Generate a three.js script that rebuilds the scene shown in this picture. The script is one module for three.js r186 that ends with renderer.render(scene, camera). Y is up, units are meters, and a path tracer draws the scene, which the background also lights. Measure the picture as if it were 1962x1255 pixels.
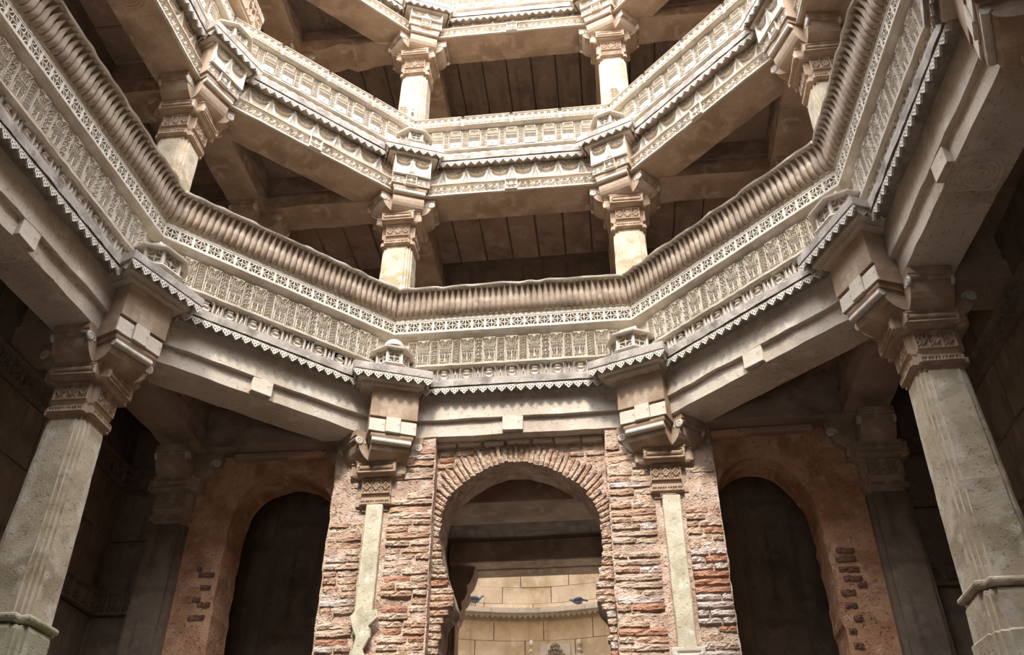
import * as THREE from 'three';
import { mergeGeometries, toCreasedNormals } from 'three/addons/utils/BufferGeometryUtils.js';

// ---------------------------------------------------------------- camera, sky, exposure
const scene = new THREE.Scene();
const camera = new THREE.PerspectiveCamera(40.27, 1962 / 1255, 0.1, 200);
camera.position.set(1.054, 1.6, 5.539);
camera.rotation.set(0.62302, 0.1126, 0.00207, 'YXZ');
scene.add(camera);
const renderer = new THREE.WebGLRenderer({ antialias: true });
renderer.toneMapping = THREE.LinearToneMapping;
renderer.toneMappingExposure = 4.8;
renderer.shadowMap.enabled = true;
const SKY_W = 128, SKY_H = 64, skyData = new Float32Array(SKY_W * SKY_H * 4);
for (let j = 0; j < SKY_H; j++) for (let i = 0; i < SKY_W; i++) {
  const el = ((j + 0.5) / SKY_H - 0.5) * Math.PI, s = Math.max(0, Math.sin(el));
  const L = el < 0 ? 0.25 : (1 + 2.4 * s) / 3;                        // bright overcast, whitest overhead
  const k = (j * SKY_W + i) * 4;
  skyData[k] = 2.4 * L; skyData[k + 1] = 2.5 * L; skyData[k + 2] = 2.75 * L; skyData[k + 3] = 1;
}
const sky = new THREE.DataTexture(skyData, SKY_W, SKY_H, THREE.RGBAFormat, THREE.FloatType);
sky.mapping = THREE.EquirectangularReflectionMapping; sky.magFilter = THREE.LinearFilter; sky.needsUpdate = true;
scene.background = sky; scene.environment = sky;
const sun = new THREE.DirectionalLight(0xfff9f2, 0.87);               // the sun behind thin cloud, high above the mouth of the well
sun.position.set(0.3, 19.4, 9.9); sun.target.position.set(0, 6.5, -2.5); sun.castShadow = true; sun.shadow.radius = 11;
sun.shadow.mapSize.set(2048, 2048);
Object.assign(sun.shadow.camera, { left: -9, right: 9, top: 12, bottom: -12, near: 0.5, far: 40 });
scene.add(sun, sun.target);

// ---------------------------------------------------------------- numbers and noise
let seed_ = 7;
const rnd = () => { seed_ |= 0; seed_ = seed_ + 0x6D2B79F5 | 0; let t = Math.imul(seed_ ^ seed_ >>> 15, 1 | seed_); t = t + Math.imul(t ^ t >>> 7, 61 | t) ^ t; return ((t ^ t >>> 14) >>> 0) / 4294967296; };
const rr = (a, b) => a + (b - a) * rnd();
const hash = (x, y, z) => { let h = Math.imul(x, 374761393) + Math.imul(y, 668265263) + Math.imul(z, 1274126177) | 0; h = Math.imul(h ^ h >>> 13, 1274126177); return ((h ^ h >>> 16) >>> 0) / 4294967296; };
const sm = (t) => t * t * (3 - 2 * t), mix = (a, b, t) => a + (b - a) * t, clamp = (v, a = 0, b = 1) => Math.min(b, Math.max(a, v));
const step = (a, b, v) => sm(clamp((v - a) / (b - a)));
function vnoise(x, y, z) {
  const i = Math.floor(x), j = Math.floor(y), k = Math.floor(z), u = sm(x - i), v = sm(y - j), w = sm(z - k);
  const c = (a, b, d) => hash(i + a, j + b, k + d);
  return mix(mix(mix(c(0, 0, 0), c(1, 0, 0), u), mix(c(0, 1, 0), c(1, 1, 0), u), v), mix(mix(c(0, 0, 1), c(1, 0, 1), u), mix(c(0, 1, 1), c(1, 1, 1), u), v), w) * 2 - 1;
}
function tnoise(x, y, n, s) {                                          // tiles with period n
  const i = Math.floor(x), j = Math.floor(y), u = sm(x - i), v = sm(y - j), m = (a) => ((a % n) + n) % n;
  const c = (a, b) => hash(m(i + a), m(j + b), s);
  return mix(mix(c(0, 0), c(1, 0), u), mix(c(0, 1), c(1, 1), u), v);
}
function tfbm(u, v, n, s, oct) { let a = 0.5, t = 0, w = 0; for (let o = 0; o < oct; o++) { t += a * tnoise(u * n, v * n, n, s + o * 31); w += a; n *= 2; a *= 0.55; } return t / w; }

// ---------------------------------------------------------------- materials
const lin = (hex) => new THREE.Color(hex);
function stone({ size = 512, tile = 1.6, base, dark, light, stain, seed = 1, blotch = 5, bump = 0.004, pits = 0.3, stainAmount = 0.3, rough = 0.93, streak = 0 }) {
  const b = lin(base), d = lin(dark), l = lin(light), st = lin(stain), col = new Uint8Array(size * size * 4), bmp = new Uint8Array(size * size * 4);
  const c = new THREE.Color();
  for (let y = 0; y < size; y++) for (let x = 0; x < size; x++) {
    const u = x / size, v = y / size;
    const n1 = tfbm(u, v, blotch, seed, 5), n2 = tfbm(u, v, blotch * 3, seed + 77, 4), n3 = tfbm(u, v, 48, seed + 155, 3), n4 = tfbm(u, v, 128, seed + 201, 2);
    c.copy(b).lerp(d, step(0.42, 0.75, n1) * 0.75).lerp(l, step(0.5, 0.8, n2) * 0.6);
    let s = step(0.52, 0.78, tfbm(u, v, blotch + 2, seed + 300, 5));
    if (streak) s = Math.max(s * 0.6, streak * step(0.5, 0.75, tnoise(u * 24, v * 2, 24, seed + 9) * 0.7 + n2 * 0.3));
    c.lerp(st, s * stainAmount);
    const pit = step(0.66, 0.78, n3) * pits, g = (n4 - 0.5) * 0.16;
    const f = (1 + g) * (1 - pit * 0.45), k = (y * size + x) * 4;
    c.multiplyScalar(f).convertLinearToSRGB();
    col[k] = clamp(c.r) * 255; col[k + 1] = clamp(c.g) * 255; col[k + 2] = clamp(c.b) * 255; col[k + 3] = 255;
    const h = clamp(0.55 + (n2 - 0.5) * 0.5 + (n4 - 0.5) * 0.35 - pit * 0.7);
    bmp[k] = bmp[k + 1] = bmp[k + 2] = h * 255; bmp[k + 3] = 255;
  }
  const tex = (data, srgb) => { const t = new THREE.DataTexture(data, size, size); t.wrapS = t.wrapT = THREE.RepeatWrapping; t.repeat.set(1 / tile, 1 / tile); t.magFilter = THREE.LinearFilter; t.minFilter = THREE.LinearMipmapLinearFilter; t.generateMipmaps = true; if (srgb) t.colorSpace = THREE.SRGBColorSpace; t.needsUpdate = true; return t; };
  return new THREE.MeshStandardMaterial({ map: tex(col, true), bumpMap: tex(bmp, false), bumpScale: bump, roughness: rough, metalness: 0 });
}
const M = {
  carve: stone({ base: '#c9bdaa', dark: '#a59885', light: '#dcd4c8', stain: '#8a7c68', seed: 3, blotch: 4, bump: 0.002, pits: 0.15, stainAmount: 0.35 }),
  beam: stone({ base: '#cdbfab', dark: '#ab9a82', light: '#dfd6c7', stain: '#8f775b', seed: 11, blotch: 3, bump: 0.006, pits: 0.55, stainAmount: 0.4 }),
  shaft: stone({ base: '#b8a78c', dark: '#92805f', light: '#d3c9b4', stain: '#786a4c', seed: 19, blotch: 4, bump: 0.006, pits: 0.5, stainAmount: 0.45 }),
  slat: stone({ base: '#a08b74', dark: '#7b6650', light: '#bfae98', stain: '#64523f', seed: 23, blotch: 6, bump: 0.002, pits: 0.15, stainAmount: 0.4, rough: 0.72 }),
  capital: stone({ base: '#b19980', dark: '#92785f', light: '#c8b49c', stain: '#7a6049', seed: 29, blotch: 4, bump: 0.003, pits: 0.25, stainAmount: 0.35 }),
  eave: stone({ base: '#a3978a', dark: '#7c7266', light: '#c0b6aa', stain: '#5a544c', seed: 37, blotch: 8, bump: 0.005, pits: 0.4, stainAmount: 0.5 }),
  gallery: stone({ base: '#a58d7a', dark: '#806a5a', light: '#bba592', stain: '#5f4e48', seed: 41, blotch: 3, bump: 0.005, pits: 0.3, stainAmount: 0.55 }),
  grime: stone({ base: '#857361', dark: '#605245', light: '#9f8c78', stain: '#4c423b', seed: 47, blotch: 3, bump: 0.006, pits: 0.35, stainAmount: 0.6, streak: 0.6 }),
  plaster: stone({ base: '#cfa07c', dark: '#ab7852', light: '#dcb594', stain: '#866044', seed: 53, blotch: 5, bump: 0.02, pits: 0.5, stainAmount: 0.4 }),
  mortar: stone({ base: '#c0a48d', dark: '#997a63', light: '#d6c3b0', stain: '#80614c', seed: 59, blotch: 7, bump: 0.03, pits: 0.6, stainAmount: 0.4 }),
  strip: stone({ base: '#c8bda2', dark: '#a5977a', light: '#ddd6c4', stain: '#8d8162', seed: 61, blotch: 5, bump: 0.008, pits: 0.4, stainAmount: 0.4 }),
  well: stone({ base: '#dbc8aa', dark: '#bba381', light: '#e8dcc6', stain: '#9a7a50', seed: 67, blotch: 3, bump: 0.006, pits: 0.3, stainAmount: 0.5, streak: 0.5 }),
  moss: stone({ base: '#a8a082', dark: '#83835f', light: '#c9c3a6', stain: '#5f703c', seed: 71, blotch: 4, bump: 0.008, pits: 0.5, stainAmount: 0.5 }),
  ground: stone({ base: '#5a4c3c', dark: '#40362b', light: '#716150', stain: '#332c24', seed: 73, blotch: 4, bump: 0.006 }),
};
const tint = (hex) => { const m = M.mortar.clone(), b = lin('#c0a48d'), c = lin(hex); m.color.setRGB(c.r / b.r, c.g / b.g, c.b / b.b); return m; };
const brickMats = ['#c2a58a', '#bd9b80', '#c6ac94', '#b9967a', '#c0a890', '#b8a088'].map(tint);
const redBrick = tint('#b08064'), darkBrick = tint('#8a6350'), paleBrick = tint('#c6b5a8');

// ---------------------------------------------------------------- geometry helpers
const V3 = (x, y, z) => new THREE.Vector3(x, y, z);
function boxUV(g) {                                                    // uv in metres along the face's own plane
  if (g.index) g = g.toNonIndexed();
  const p = g.attributes.position, n = p.count, uv = new Float32Array(n * 2), a = V3(), b = V3(), c = V3();
  for (let i = 0; i < n; i += 3) {
    a.fromBufferAttribute(p, i); b.fromBufferAttribute(p, i + 1); c.fromBufferAttribute(p, i + 2);
    const m = b.clone().sub(a).cross(c.clone().sub(a)), x = Math.abs(m.x), y = Math.abs(m.y), z = Math.abs(m.z);
    [a, b, c].forEach((q, k) => { const [s, t] = y >= x && y >= z ? [q.x, q.z] : x >= z ? [q.z, q.y] : [q.x, q.y]; uv[(i + k) * 2] = s; uv[(i + k) * 2 + 1] = t; });
  }
  g.setAttribute('uv', new THREE.BufferAttribute(uv, 2));
  return g;
}
const flat = (g) => { g = boxUV(g); g.computeVertexNormals(); return g; };
const creased = (g, a = 0.6) => boxUV(toCreasedNormals(g, a));
function tri(list) { const g = new THREE.BufferGeometry(); g.setAttribute('position', new THREE.Float32BufferAttribute(list, 3)); g.computeVertexNormals(); return g; }
function loft(rings, { closed = true, caps = true } = {}) {            // rings: arrays of [x, y, z], all of one length
  const out = [], n = rings[0].length, m = closed ? n : n - 1;
  for (let r = 0; r + 1 < rings.length; r++) for (let i = 0; i < m; i++) {
    const a = rings[r][i], b = rings[r][(i + 1) % n], c = rings[r + 1][(i + 1) % n], d = rings[r + 1][i];
    out.push(...a, ...b, ...c, ...a, ...c, ...d);
  }
  if (caps) for (const [ring, flip] of [[rings[0], true], [rings[rings.length - 1], false]]) {
    const pts3 = ring.map((q) => V3(...q)), nrm = V3(), c0 = V3();
    pts3.forEach((q) => c0.add(q)); c0.divideScalar(n);
    for (let i = 0; i < n; i++) nrm.add(pts3[i].clone().sub(c0).cross(pts3[(i + 1) % n].clone().sub(c0)));
    nrm.normalize();
    const ux = Math.abs(nrm.y) < 0.9 ? V3(0, 1, 0).cross(nrm).normalize() : V3(1, 0, 0).cross(nrm).normalize(), uy = nrm.clone().cross(ux);
    const p2 = pts3.map((q) => new THREE.Vector2(q.dot(ux), q.dot(uy)));
    for (const f of THREE.ShapeUtils.triangulateShape(p2, [])) { const [i, j, k] = flip ? [f[0], f[2], f[1]] : f; out.push(...ring[i], ...ring[j], ...ring[k]); }
  }
  let vol = 0;
  for (let i = 0; i < out.length; i += 9) { const [a, b, c, d, e, f, g, h, k] = out.slice(i, i + 9); vol += a * (e * k - f * h) - b * (d * k - f * g) + c * (d * h - e * g); }
  if (vol < 0) for (let i = 0; i < out.length; i += 9) for (let j = 0; j < 3; j++) { const q = out[i + 3 + j]; out[i + 3 + j] = out[i + 6 + j]; out[i + 6 + j] = q; }
  return tri(out);
}
const subdivide = (t0, t1, n) => Array.from({ length: n + 1 }, (_, i) => mix(t0, t1, i / n));
function wear(g, amp, freq, s = 0) {                                   // same push for same place, so seams stay shut
  const p = g.attributes.position;
  for (let i = 0; i < p.count; i++) {
    const x = p.getX(i), y = p.getY(i), z = p.getZ(i);
    p.setXYZ(i, x + amp * vnoise(x * freq + s, y * freq, z * freq), y + amp * vnoise(x * freq, y * freq + 40 + s, z * freq), z + amp * vnoise(x * freq, y * freq, z * freq + 80 + s));
  }
  g.computeVertexNormals();
  return g;
}
function box(w, h, d, bev = 0.006) {                                   // centred, chamfered
  const x = w / 2, y = h / 2, z = d / 2, b = Math.min(bev, x * 0.45, y * 0.45, z * 0.45);
  const ring = (ix, iy, zz) => [[-ix, -iy + b, zz], [-ix + b, -iy, zz], [ix - b, -iy, zz], [ix, -iy + b, zz], [ix, iy - b, zz], [ix - b, iy, zz], [-ix + b, iy, zz], [-ix, iy - b, zz]];
  return flat(loft([ring(x - b, y - b, -z), ring(x, y, -z + b), ring(x, y, z - b), ring(x - b, y - b, z)]));
}
function plusRing(D, a, y) {                                           // square with a notch cut out of each corner
  const k = a * D, q = [[k, D], [k, k + (D - k) * 0.12], [D * 0.995, k]], o = [];
  const pts = [[-k, D], [k, D], [k, k], [D, k], [D, -k], [k, -k], [k, -D], [-k, -D], [-k, -k], [-D, -k], [-D, k], [-k, k]];
  for (const [x, z] of pts) o.push([x, y, z]);
  return o;
}
function shaftRing(D, y) {                                             // broad faces, a narrow strip and a notch at each corner
  const q = [[0.6, 1], [0.6, 0.9], [0.78, 0.9], [0.78, 0.78], [0.9, 0.78], [0.9, 0.6], [1, 0.6]], o = [];
  for (let k = 0; k < 4; k++) { const c = Math.round(Math.cos(k * Math.PI / 2)), s = Math.round(Math.sin(k * Math.PI / 2)); for (const [a, b] of q) o.push([(a * c + b * s) * D, y, (b * c - a * s) * D]); }
  return o;
}
const shaftLoft = (list) => flat(loft(list.map(([y, D]) => shaftRing(D, y))));
const plusLoft = (list, a = 0.8) => flat(loft(list.map(([y, D, aa]) => plusRing(D, aa ?? a, y))));
function extrudeX(profile, w) {                                        // profile [z, y] pulled along x, centred
  return flat(loft([profile.map(([z, y]) => [-w / 2, y, z]), profile.map(([z, y]) => [w / 2, y, z])]));
}
// carved relief: a picture drawn on a canvas gives the height of every point of a real surface
const reliefStore = new Map();
function relief(key, w, h, cell, depth, draw, skirt = 0.012) {
  if (reliefStore.has(key)) return reliefStore.get(key);
  const nx = Math.max(6, Math.round(w / cell)), ny = Math.max(6, Math.round(h / cell)), S = 4, W = (nx + 1) * S, H = (ny + 1) * S;
  const cv = document.createElement('canvas'); cv.width = W; cv.height = H;
  const c = cv.getContext('2d'); c.fillStyle = '#000'; c.fillRect(0, 0, W, H); c.save(); c.scale(W / w / 1000, H / h / 1000);   // units: millimetres
  c.lineCap = 'round'; c.lineJoin = 'round';
  draw(c, w * 1000, h * 1000); c.restore();
  const px = c.getImageData(0, 0, W, H).data, pos = [], idx = [];
  const at = (i, j) => { let s = 0; for (let b = 0; b < S; b++) for (let a = 0; a < S; a++) s += px[((j * S + b) * W + i * S + a) * 4]; return s / S / S / 255; };
  const X = (i) => (i / nx - 0.5) * w, Y = (j) => (0.5 - j / ny) * h;
  for (let j = -1; j <= ny + 1; j++) for (let i = -1; i <= nx + 1; i++) {
    const e = i < 0 || j < 0 || i > nx || j > ny;
    pos.push(X(clamp(i, 0, nx)), Y(clamp(j, 0, ny)), e ? -skirt : depth * at(i, j));
  }
  const n = nx + 3;
  for (let j = 0; j < ny + 2; j++) for (let i = 0; i < nx + 2; i++) { const a = j * n + i; idx.push(a, a + n, a + 1, a + 1, a + n, a + n + 1); }
  const g = new THREE.BufferGeometry(); g.setAttribute('position', new THREE.Float32BufferAttribute(pos, 3)); g.setIndex(idx); g.computeVertexNormals();
  const uv = []; for (let i = 0; i < pos.length; i += 3) uv.push(pos[i] * 1.0, pos[i + 1]);
  g.setAttribute('uv', new THREE.Float32BufferAttribute(uv, 2));
  const f = g.toNonIndexed(); f.computeVertexNormals(); reliefStore.set(key, f);
  return f;
}
const gray = (v) => { const b = Math.round(clamp(v) * 255); return `rgb(${b},${b},${b})`; };

// ---------------------------------------------------------------- naming
const used = new Map();
function numbered(name) { const k = used.get(name) ?? 0; used.set(name, k + 1); return k ? `${name}_${String(k).padStart(3, '0')}` : name; }
const origin = new WeakMap();
function thing(name, label, category, [x, y, z], turn = 0, group) {
  const o = new THREE.Group(); o.name = numbered(name); o.position.set(x, y, z); o.rotation.y = turn;
  o.userData = { label, category, kind: 'thing' }; if (group) o.userData.group = group;
  scene.add(o); return o;
}
function structure(name) { const o = new THREE.Group(); o.name = name; o.userData = { kind: 'structure' }; scene.add(o); return o; }
function part(name, g, m, parent, x = 0, y = 0, z = 0, ry = 0, rx = 0, rz = 0) {
  const o = new THREE.Mesh(g, m);
  const k = parent.userData.n_ ?? null;
  let c = counts.get(parent); if (!c) counts.set(parent, c = new Map());
  const q = c.get(name) ?? 0; c.set(name, q + 1); o.name = q ? `${name}_${String(q).padStart(3, '0')}` : name;
  const off = origin.get(parent); if (off) { x -= off[0]; y -= off[1]; z -= off[2]; }
  o.position.set(x, y, z); o.rotation.set(rx, ry, rz, 'YXZ'); o.castShadow = o.receiveShadow = true;
  parent.add(o); return o;
}
const counts = new Map();

// ---------------------------------------------------------------- the octagon: bays and their local frame (x along, y up, z towards the middle)
const K = Math.tan(Math.PI / 8), SIDE = 86.9 * Math.PI / 180, DEL = SIDE - 3 * Math.PI / 8;
const bays = [
  { a: 0, where: 'over the central brick arch' },
  { a: -Math.PI / 4, where: 'between the left full pillar and the brick pier beside the central arch' },
  { a: Math.PI / 4, where: 'between the right full pillar and the brick pier with missing bricks' },
  { a: -SIDE, side: -1, where: 'running out of the photo at left' },
  { a: SIDE, side: 1, where: 'running out of the photo at right' },
];
function span(b, ap) {                                                 // distance of the bay's plane and its two mitre ends
  if (!b.side) return [ap, -ap * K, ap * K];
  const R = ap / Math.cos(Math.PI / 8), d = R * Math.cos(DEL), s = R * Math.sin(DEL);
  return b.side > 0 ? [d, -s, -s + 2 * K * ap] : [d, s - 2 * K * ap, s];
}
function bayThing(name, label, category, b, ap, y, group) {
  const d = span(b, ap)[0], o = thing(name, label, category, [Math.sin(b.a) * d, y, -Math.cos(b.a) * d], -b.a, group);
  origin.set(o, [0, y, -d]); return o;
}
// a moulding whose section is a polygon of [apothem, height], mitred at both ends (or cut square at t0, t1)
function moulding(b, profile, { t0, t1, n = 1, amp = 0, freq = 9, smooth = 0 } = {}) {
  const rings = subdivide(0, 1, n).map((f) => profile.map(([ap, y]) => { const [d, s0, s1] = span(b, ap); return [mix(t0 ?? s0, t1 ?? s1, f), y, -d]; }));
  let g = loft(rings.map((r) => r.slice().reverse()));
  if (amp) wear(g, amp, freq, b.a * 7);
  return smooth ? creased(g, smooth) : flat(g);
}
const vAng = [-3, -1, 1, 3].map((k) => k * Math.PI / 8);               // the four corners in view, left to right
const vWhere = ['above the left full pillar', 'above the left brick pier', 'above the right brick pier', 'above the right full pillar'];
function cornerFrame(a, r, y) { return [Math.sin(a) * r, y, -Math.cos(a) * r]; }

// ---------------------------------------------------------------- carved patterns (grey = height of the stone)
const line = (c, v, lw, ...p) => { c.strokeStyle = gray(v); c.lineWidth = lw; c.beginPath(); c.moveTo(p[0], p[1]); for (let i = 2; i < p.length; i += 2) c.lineTo(p[i], p[i + 1]); c.stroke(); };
const ring = (c, v, lw, x, y, r, a = 0, b = 6.2832) => { c.strokeStyle = gray(v); c.lineWidth = lw; c.beginPath(); c.arc(x, y, r, a, b); c.stroke(); };
const disc = (c, v, x, y, r) => { c.fillStyle = gray(v); c.beginPath(); c.arc(x, y, r, 0, 6.2832); c.fill(); };
const rect = (c, v, x, y, w, h) => { c.fillStyle = gray(v); c.fillRect(x, y, w, h); };
const poly = (c, v, ...p) => { c.fillStyle = gray(v); c.beginPath(); c.moveTo(p[0], p[1]); for (let i = 2; i < p.length; i += 2) c.lineTo(p[i], p[i + 1]); c.closePath(); c.fill(); };
function curl(c, v, lw, x, y, r, turns, dir, a0) { c.strokeStyle = gray(v); c.lineWidth = lw; c.beginPath(); for (let i = 0; i <= 40; i++) { const f = i / 40, a = a0 + dir * f * turns * 6.2832, q = r * (1 - 0.85 * f); c[i ? 'lineTo' : 'moveTo'](x + q * Math.cos(a), y + q * Math.sin(a)); } c.stroke(); }
function vine(c, x0, x1, y0, y1, pitch, lw, v = 1) {                   // a running scroll between two edges, standing
  const xm = (x0 + x1) / 2, w = (x1 - x0) / 2, n = Math.round((y1 - y0) / pitch), p = (y1 - y0) / n;
  for (let i = 0; i < n; i++) {
    const yc = y0 + (i + 0.5) * p, s = i % 2 ? 1 : -1;
    curl(c, v, lw, xm - s * w * 0.12, yc, w * 0.78, 1.5, s, s > 0 ? -1.6 : 1.6 + 3.1416);
    line(c, v, lw, xm + s * w * 0.75, yc - p * 0.5, xm - s * w * 0.1, yc - p * 0.42);
    disc(c, v, xm + s * w * 0.72, yc + p * 0.42, lw * 0.9); disc(c, v, xm - s * w * 0.8, yc - p * 0.42, lw * 0.8);
  }
}
function circlesColumn(c, x0, x1, y0, y1, lw) {
  const xm = (x0 + x1) / 2, r = (x1 - x0) / 2 * 0.82, n = Math.round((y1 - y0) / (r * 2)), p = (y1 - y0) / n;
  for (let i = 0; i < n; i++) { const y = y0 + (i + 0.5) * p; ring(c, 1, lw, xm, y, r); line(c, 0.9, lw * 0.9, xm - r * 0.6, y, xm + r * 0.6, y); line(c, 0.9, lw * 0.9, xm, y - r * 0.6, xm, y + r * 0.6); disc(c, 1, xm, y, r * 0.22); for (const [a, b] of [[-1, -1], [1, -1], [-1, 1], [1, 1]]) disc(c, 0.8, xm + a * r, y + b * p * 0.5, lw * 0.9); }
}
function braidColumn(c, x0, x1, y0, y1, lw) {
  const xm = (x0 + x1) / 2, w = (x1 - x0) / 2 * 0.8;
  for (const s of [-1, 1]) { c.strokeStyle = gray(1); c.lineWidth = lw; c.beginPath(); for (let i = 0; i <= 80; i++) { const y = mix(y0, y1, i / 80); c[i ? 'lineTo' : 'moveTo'](xm + s * w * Math.sin((y - y0) * 0.075), y); } c.stroke(); }
  for (let y = y0 + 21; y < y1; y += 42) { disc(c, 1, xm, y, 5.5); line(c, 0.8, lw * 0.7, xm - w, y + 21, xm - w * 0.3, y + 21); line(c, 0.8, lw * 0.7, xm + w, y + 21, xm + w * 0.3, y + 21); }
}
const scrolls = [0, 1, 2].map((k) => (c, w, h) => {
  rect(c, 0, 0, 0, w, h); rect(c, 1, 0, 0, 10, h); rect(c, 1, w - 10, 0, 10, h); rect(c, 0.8, 0, 0, w, 8); rect(c, 0.8, 0, h - 8, w, 8);
  if (k === 0) vine(c, 12, w - 12, 12, h - 12, 58, 8); else if (k === 1) circlesColumn(c, 12, w - 12, 12, h - 12, 8.5); else braidColumn(c, 12, w - 12, 10, h - 10, 8.5);
});
const tower = (k) => (c, w, h) => {                                     // a shrine in flat tracery
  const m = w / 2; rect(c, 0, 0, 0, w, h); rect(c, 1, 0, 0, w, 14); rect(c, 0.9, m - 24, 12, 48, 16);
  line(c, 1, 10, 7, 12, 30, 58); line(c, 1, 10, w - 7, 12, w - 30, 58); line(c, 0.9, 8, 6, 40, 6, 120); line(c, 0.9, 8, w - 6, 40, w - 6, 120);
  for (const r of [44, 26]) { c.strokeStyle = gray(1); c.lineWidth = 9; c.beginPath(); c.ellipse(m, 84, r, r * 1.05, 0, Math.PI, 0); c.stroke(); } disc(c, 1, m, 72, 10); disc(c, 1, m, 34, 9);
  for (const y of [84, 108, 132, 158]) rect(c, 1, y === 132 ? 10 : 18, y, y === 132 ? w - 20 : w - 36, 9);
  for (let i = 0; i < 5; i++) rect(c, 0.9, 22 + i * (w - 52) / 4, 84, 8, 78); for (let i = 0; i < 4; i++) disc(c, 0.95, 22 + (i + 0.5) * (w - 44) / 4, 147, 6);
  rect(c, 1, 6, 176, w - 12, 10); ring(c, 0.95, 8, 30, 204, 14); ring(c, 0.95, 8, w - 30, 204, 14); poly(c, 1, m, 188, m + 22, 206, m, 224, m - 22, 206); disc(c, 0.1, m, 206, 8);
  rect(c, 1, 4, 224, w - 8, 10); for (const x of [6, m - 6, w - 18]) rect(c, 1, x, 234, 12, 96);
  for (const x of [m - 32, m + 32]) { line(c, 1, 8, x - 20, 240, x, 268, x + 20, 240); disc(c, 1, x, 244, 7); if (k % 2) { curl(c, 1, 8, x, 298, 19, 1.2, x < m ? 1 : -1, 1.57); disc(c, 1, x, 300, 5); } else { ring(c, 1, 8, x, 296, 16); line(c, 1, 7, x, 280, x, 326); } }
  rect(c, 1, 0, 328, w, 12); rect(c, 0.8, 0, 340, w, h - 340); for (let i = 0; i < 4; i++) rect(c, 0.3, 14 + i * (w - 28) / 4, 348, (w - 28) / 4 - 10, 14); rect(c, 1, 0, h - 12, w, 12);
};
const palmette = (c, w, h) => { rect(c, 0.25, 0, 0, w, h); rect(c, 0.9, 0, 0, w, 8); rect(c, 0.9, 0, h - 8, w, 8); const p = 75, n = Math.round(w / p); for (let i = 0; i < n; i++) { const x = (i + 0.5) * w / n; ring(c, 0.9, 8, x, h * 0.62, h * 0.28, Math.PI, 0); disc(c, 0.9, x, h * 0.6, 9); line(c, 0.7, 8, x + p / 2, 12, x + p / 2, h - 12); } };
const potTile = (c, w, h) => { const m = w / 2; rect(c, 0.95, 0, 0, 9, h); rect(c, 0.95, w - 9, 0, 9, h); poly(c, 0.9, 8, 0, 32, 0, 8, 40); poly(c, 0.9, w - 8, 0, w - 32, 0, w - 8, 40); poly(c, 0.9, 8, h, 30, h, 8, h - 45); poly(c, 0.9, w - 8, h, w - 30, h, w - 8, h - 45); rect(c, 0.8, m - 32, h * 0.2, 64, 12); c.fillStyle = gray(0.7); c.beginPath(); c.ellipse(m, h * 0.6, 50, 44, 0, 0, 7); c.fill(); rect(c, 1, m - 56, h * 0.5, 112, 10); for (let i = 0; i < 3; i++) { rect(c, 0.2, m - 30 + i * 22, h * 0.6, 14, 13); } rect(c, 0.9, m - 32, h - 22, 64, 22); };
const finialTile = (c, w, h) => { rect(c, 0.9, 0, 0, 8, h); rect(c, 0.9, w - 8, 0, 8, h); poly(c, 0.85, w / 2, h * 0.16, w / 2 + 26, h, w / 2 - 26, h); poly(c, 0.2, w / 2, h * 0.5, w / 2 + 10, h * 0.85, w / 2 - 10, h * 0.85); disc(c, 0.95, w / 2, h * 0.2, 8); rect(c, 0.8, 0, h - 9, w, 9); };
const scrollBand = (c, w, h) => { rect(c, 0.15, 0, 0, w, h); rect(c, 1, 0, 0, w, 12); rect(c, 1, 0, h - 12, w, 12); c.save(); c.translate(0, h); c.rotate(-Math.PI / 2); vine(c, 14, h - 14, 4, w - 4, h * 0.62, 9); c.restore(); };
const archBand = (count) => (c, w, h) => {
  rect(c, 0.05, 0, 0, w, h); rect(c, 0.9, 0, h - 14, w, 14);
  const p = w / count; for (let i = 0; i <= count; i++) {
    const x = i * p, R = p * 0.5;
    poly(c, 0.8, x, 12, x + 20, 60, x + p * 0.36, h - 14, x - p * 0.36, h - 14, x - 20, 60); poly(c, 0.25, x, 90, x + p * 0.16, h - 26, x - p * 0.16, h - 26); ring(c, 0.75, 9, x, h - 60, 24); line(c, 0.7, 8, x, 95, x, h - 20);
    ring(c, 0.95, 15, x + R, 0, R * 1.02, 0.15, Math.PI - 0.15); ring(c, 0.7, 8, x + R, 0, R * 0.55, 0.2, Math.PI - 0.2);
    for (let k = 1; k < 8; k++) { const a = k * Math.PI / 8, b = a + Math.PI / 16; line(c, 0.75, 7, x + R + Math.cos(a) * R * 0.56, Math.sin(a) * R * 0.56, x + R + Math.cos(b) * R * 0.98, Math.sin(b) * R * 0.98, x + R + Math.cos(a + Math.PI / 8) * R * 0.56, Math.sin(a + Math.PI / 8) * R * 0.56); }
    disc(c, 0.6, x + R, 30, 14);
  }
};
const bossSquare = (c, w, h) => { rect(c, 1, 0, 0, w, 14); rect(c, 1, 0, h - 14, w, 14); rect(c, 1, 0, 0, 14, h); rect(c, 1, w - 14, 0, 14, h); for (let k = 0; k < 4; k++) { const a = k * Math.PI / 4; line(c, 0.8, 9, w / 2 - Math.cos(a) * w * 0.36, h / 2 - Math.sin(a) * h * 0.36, w / 2 + Math.cos(a) * w * 0.36, h / 2 + Math.sin(a) * h * 0.36); } disc(c, 0.95, w / 2, h / 2, Math.min(w, h) * 0.16); };
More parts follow.
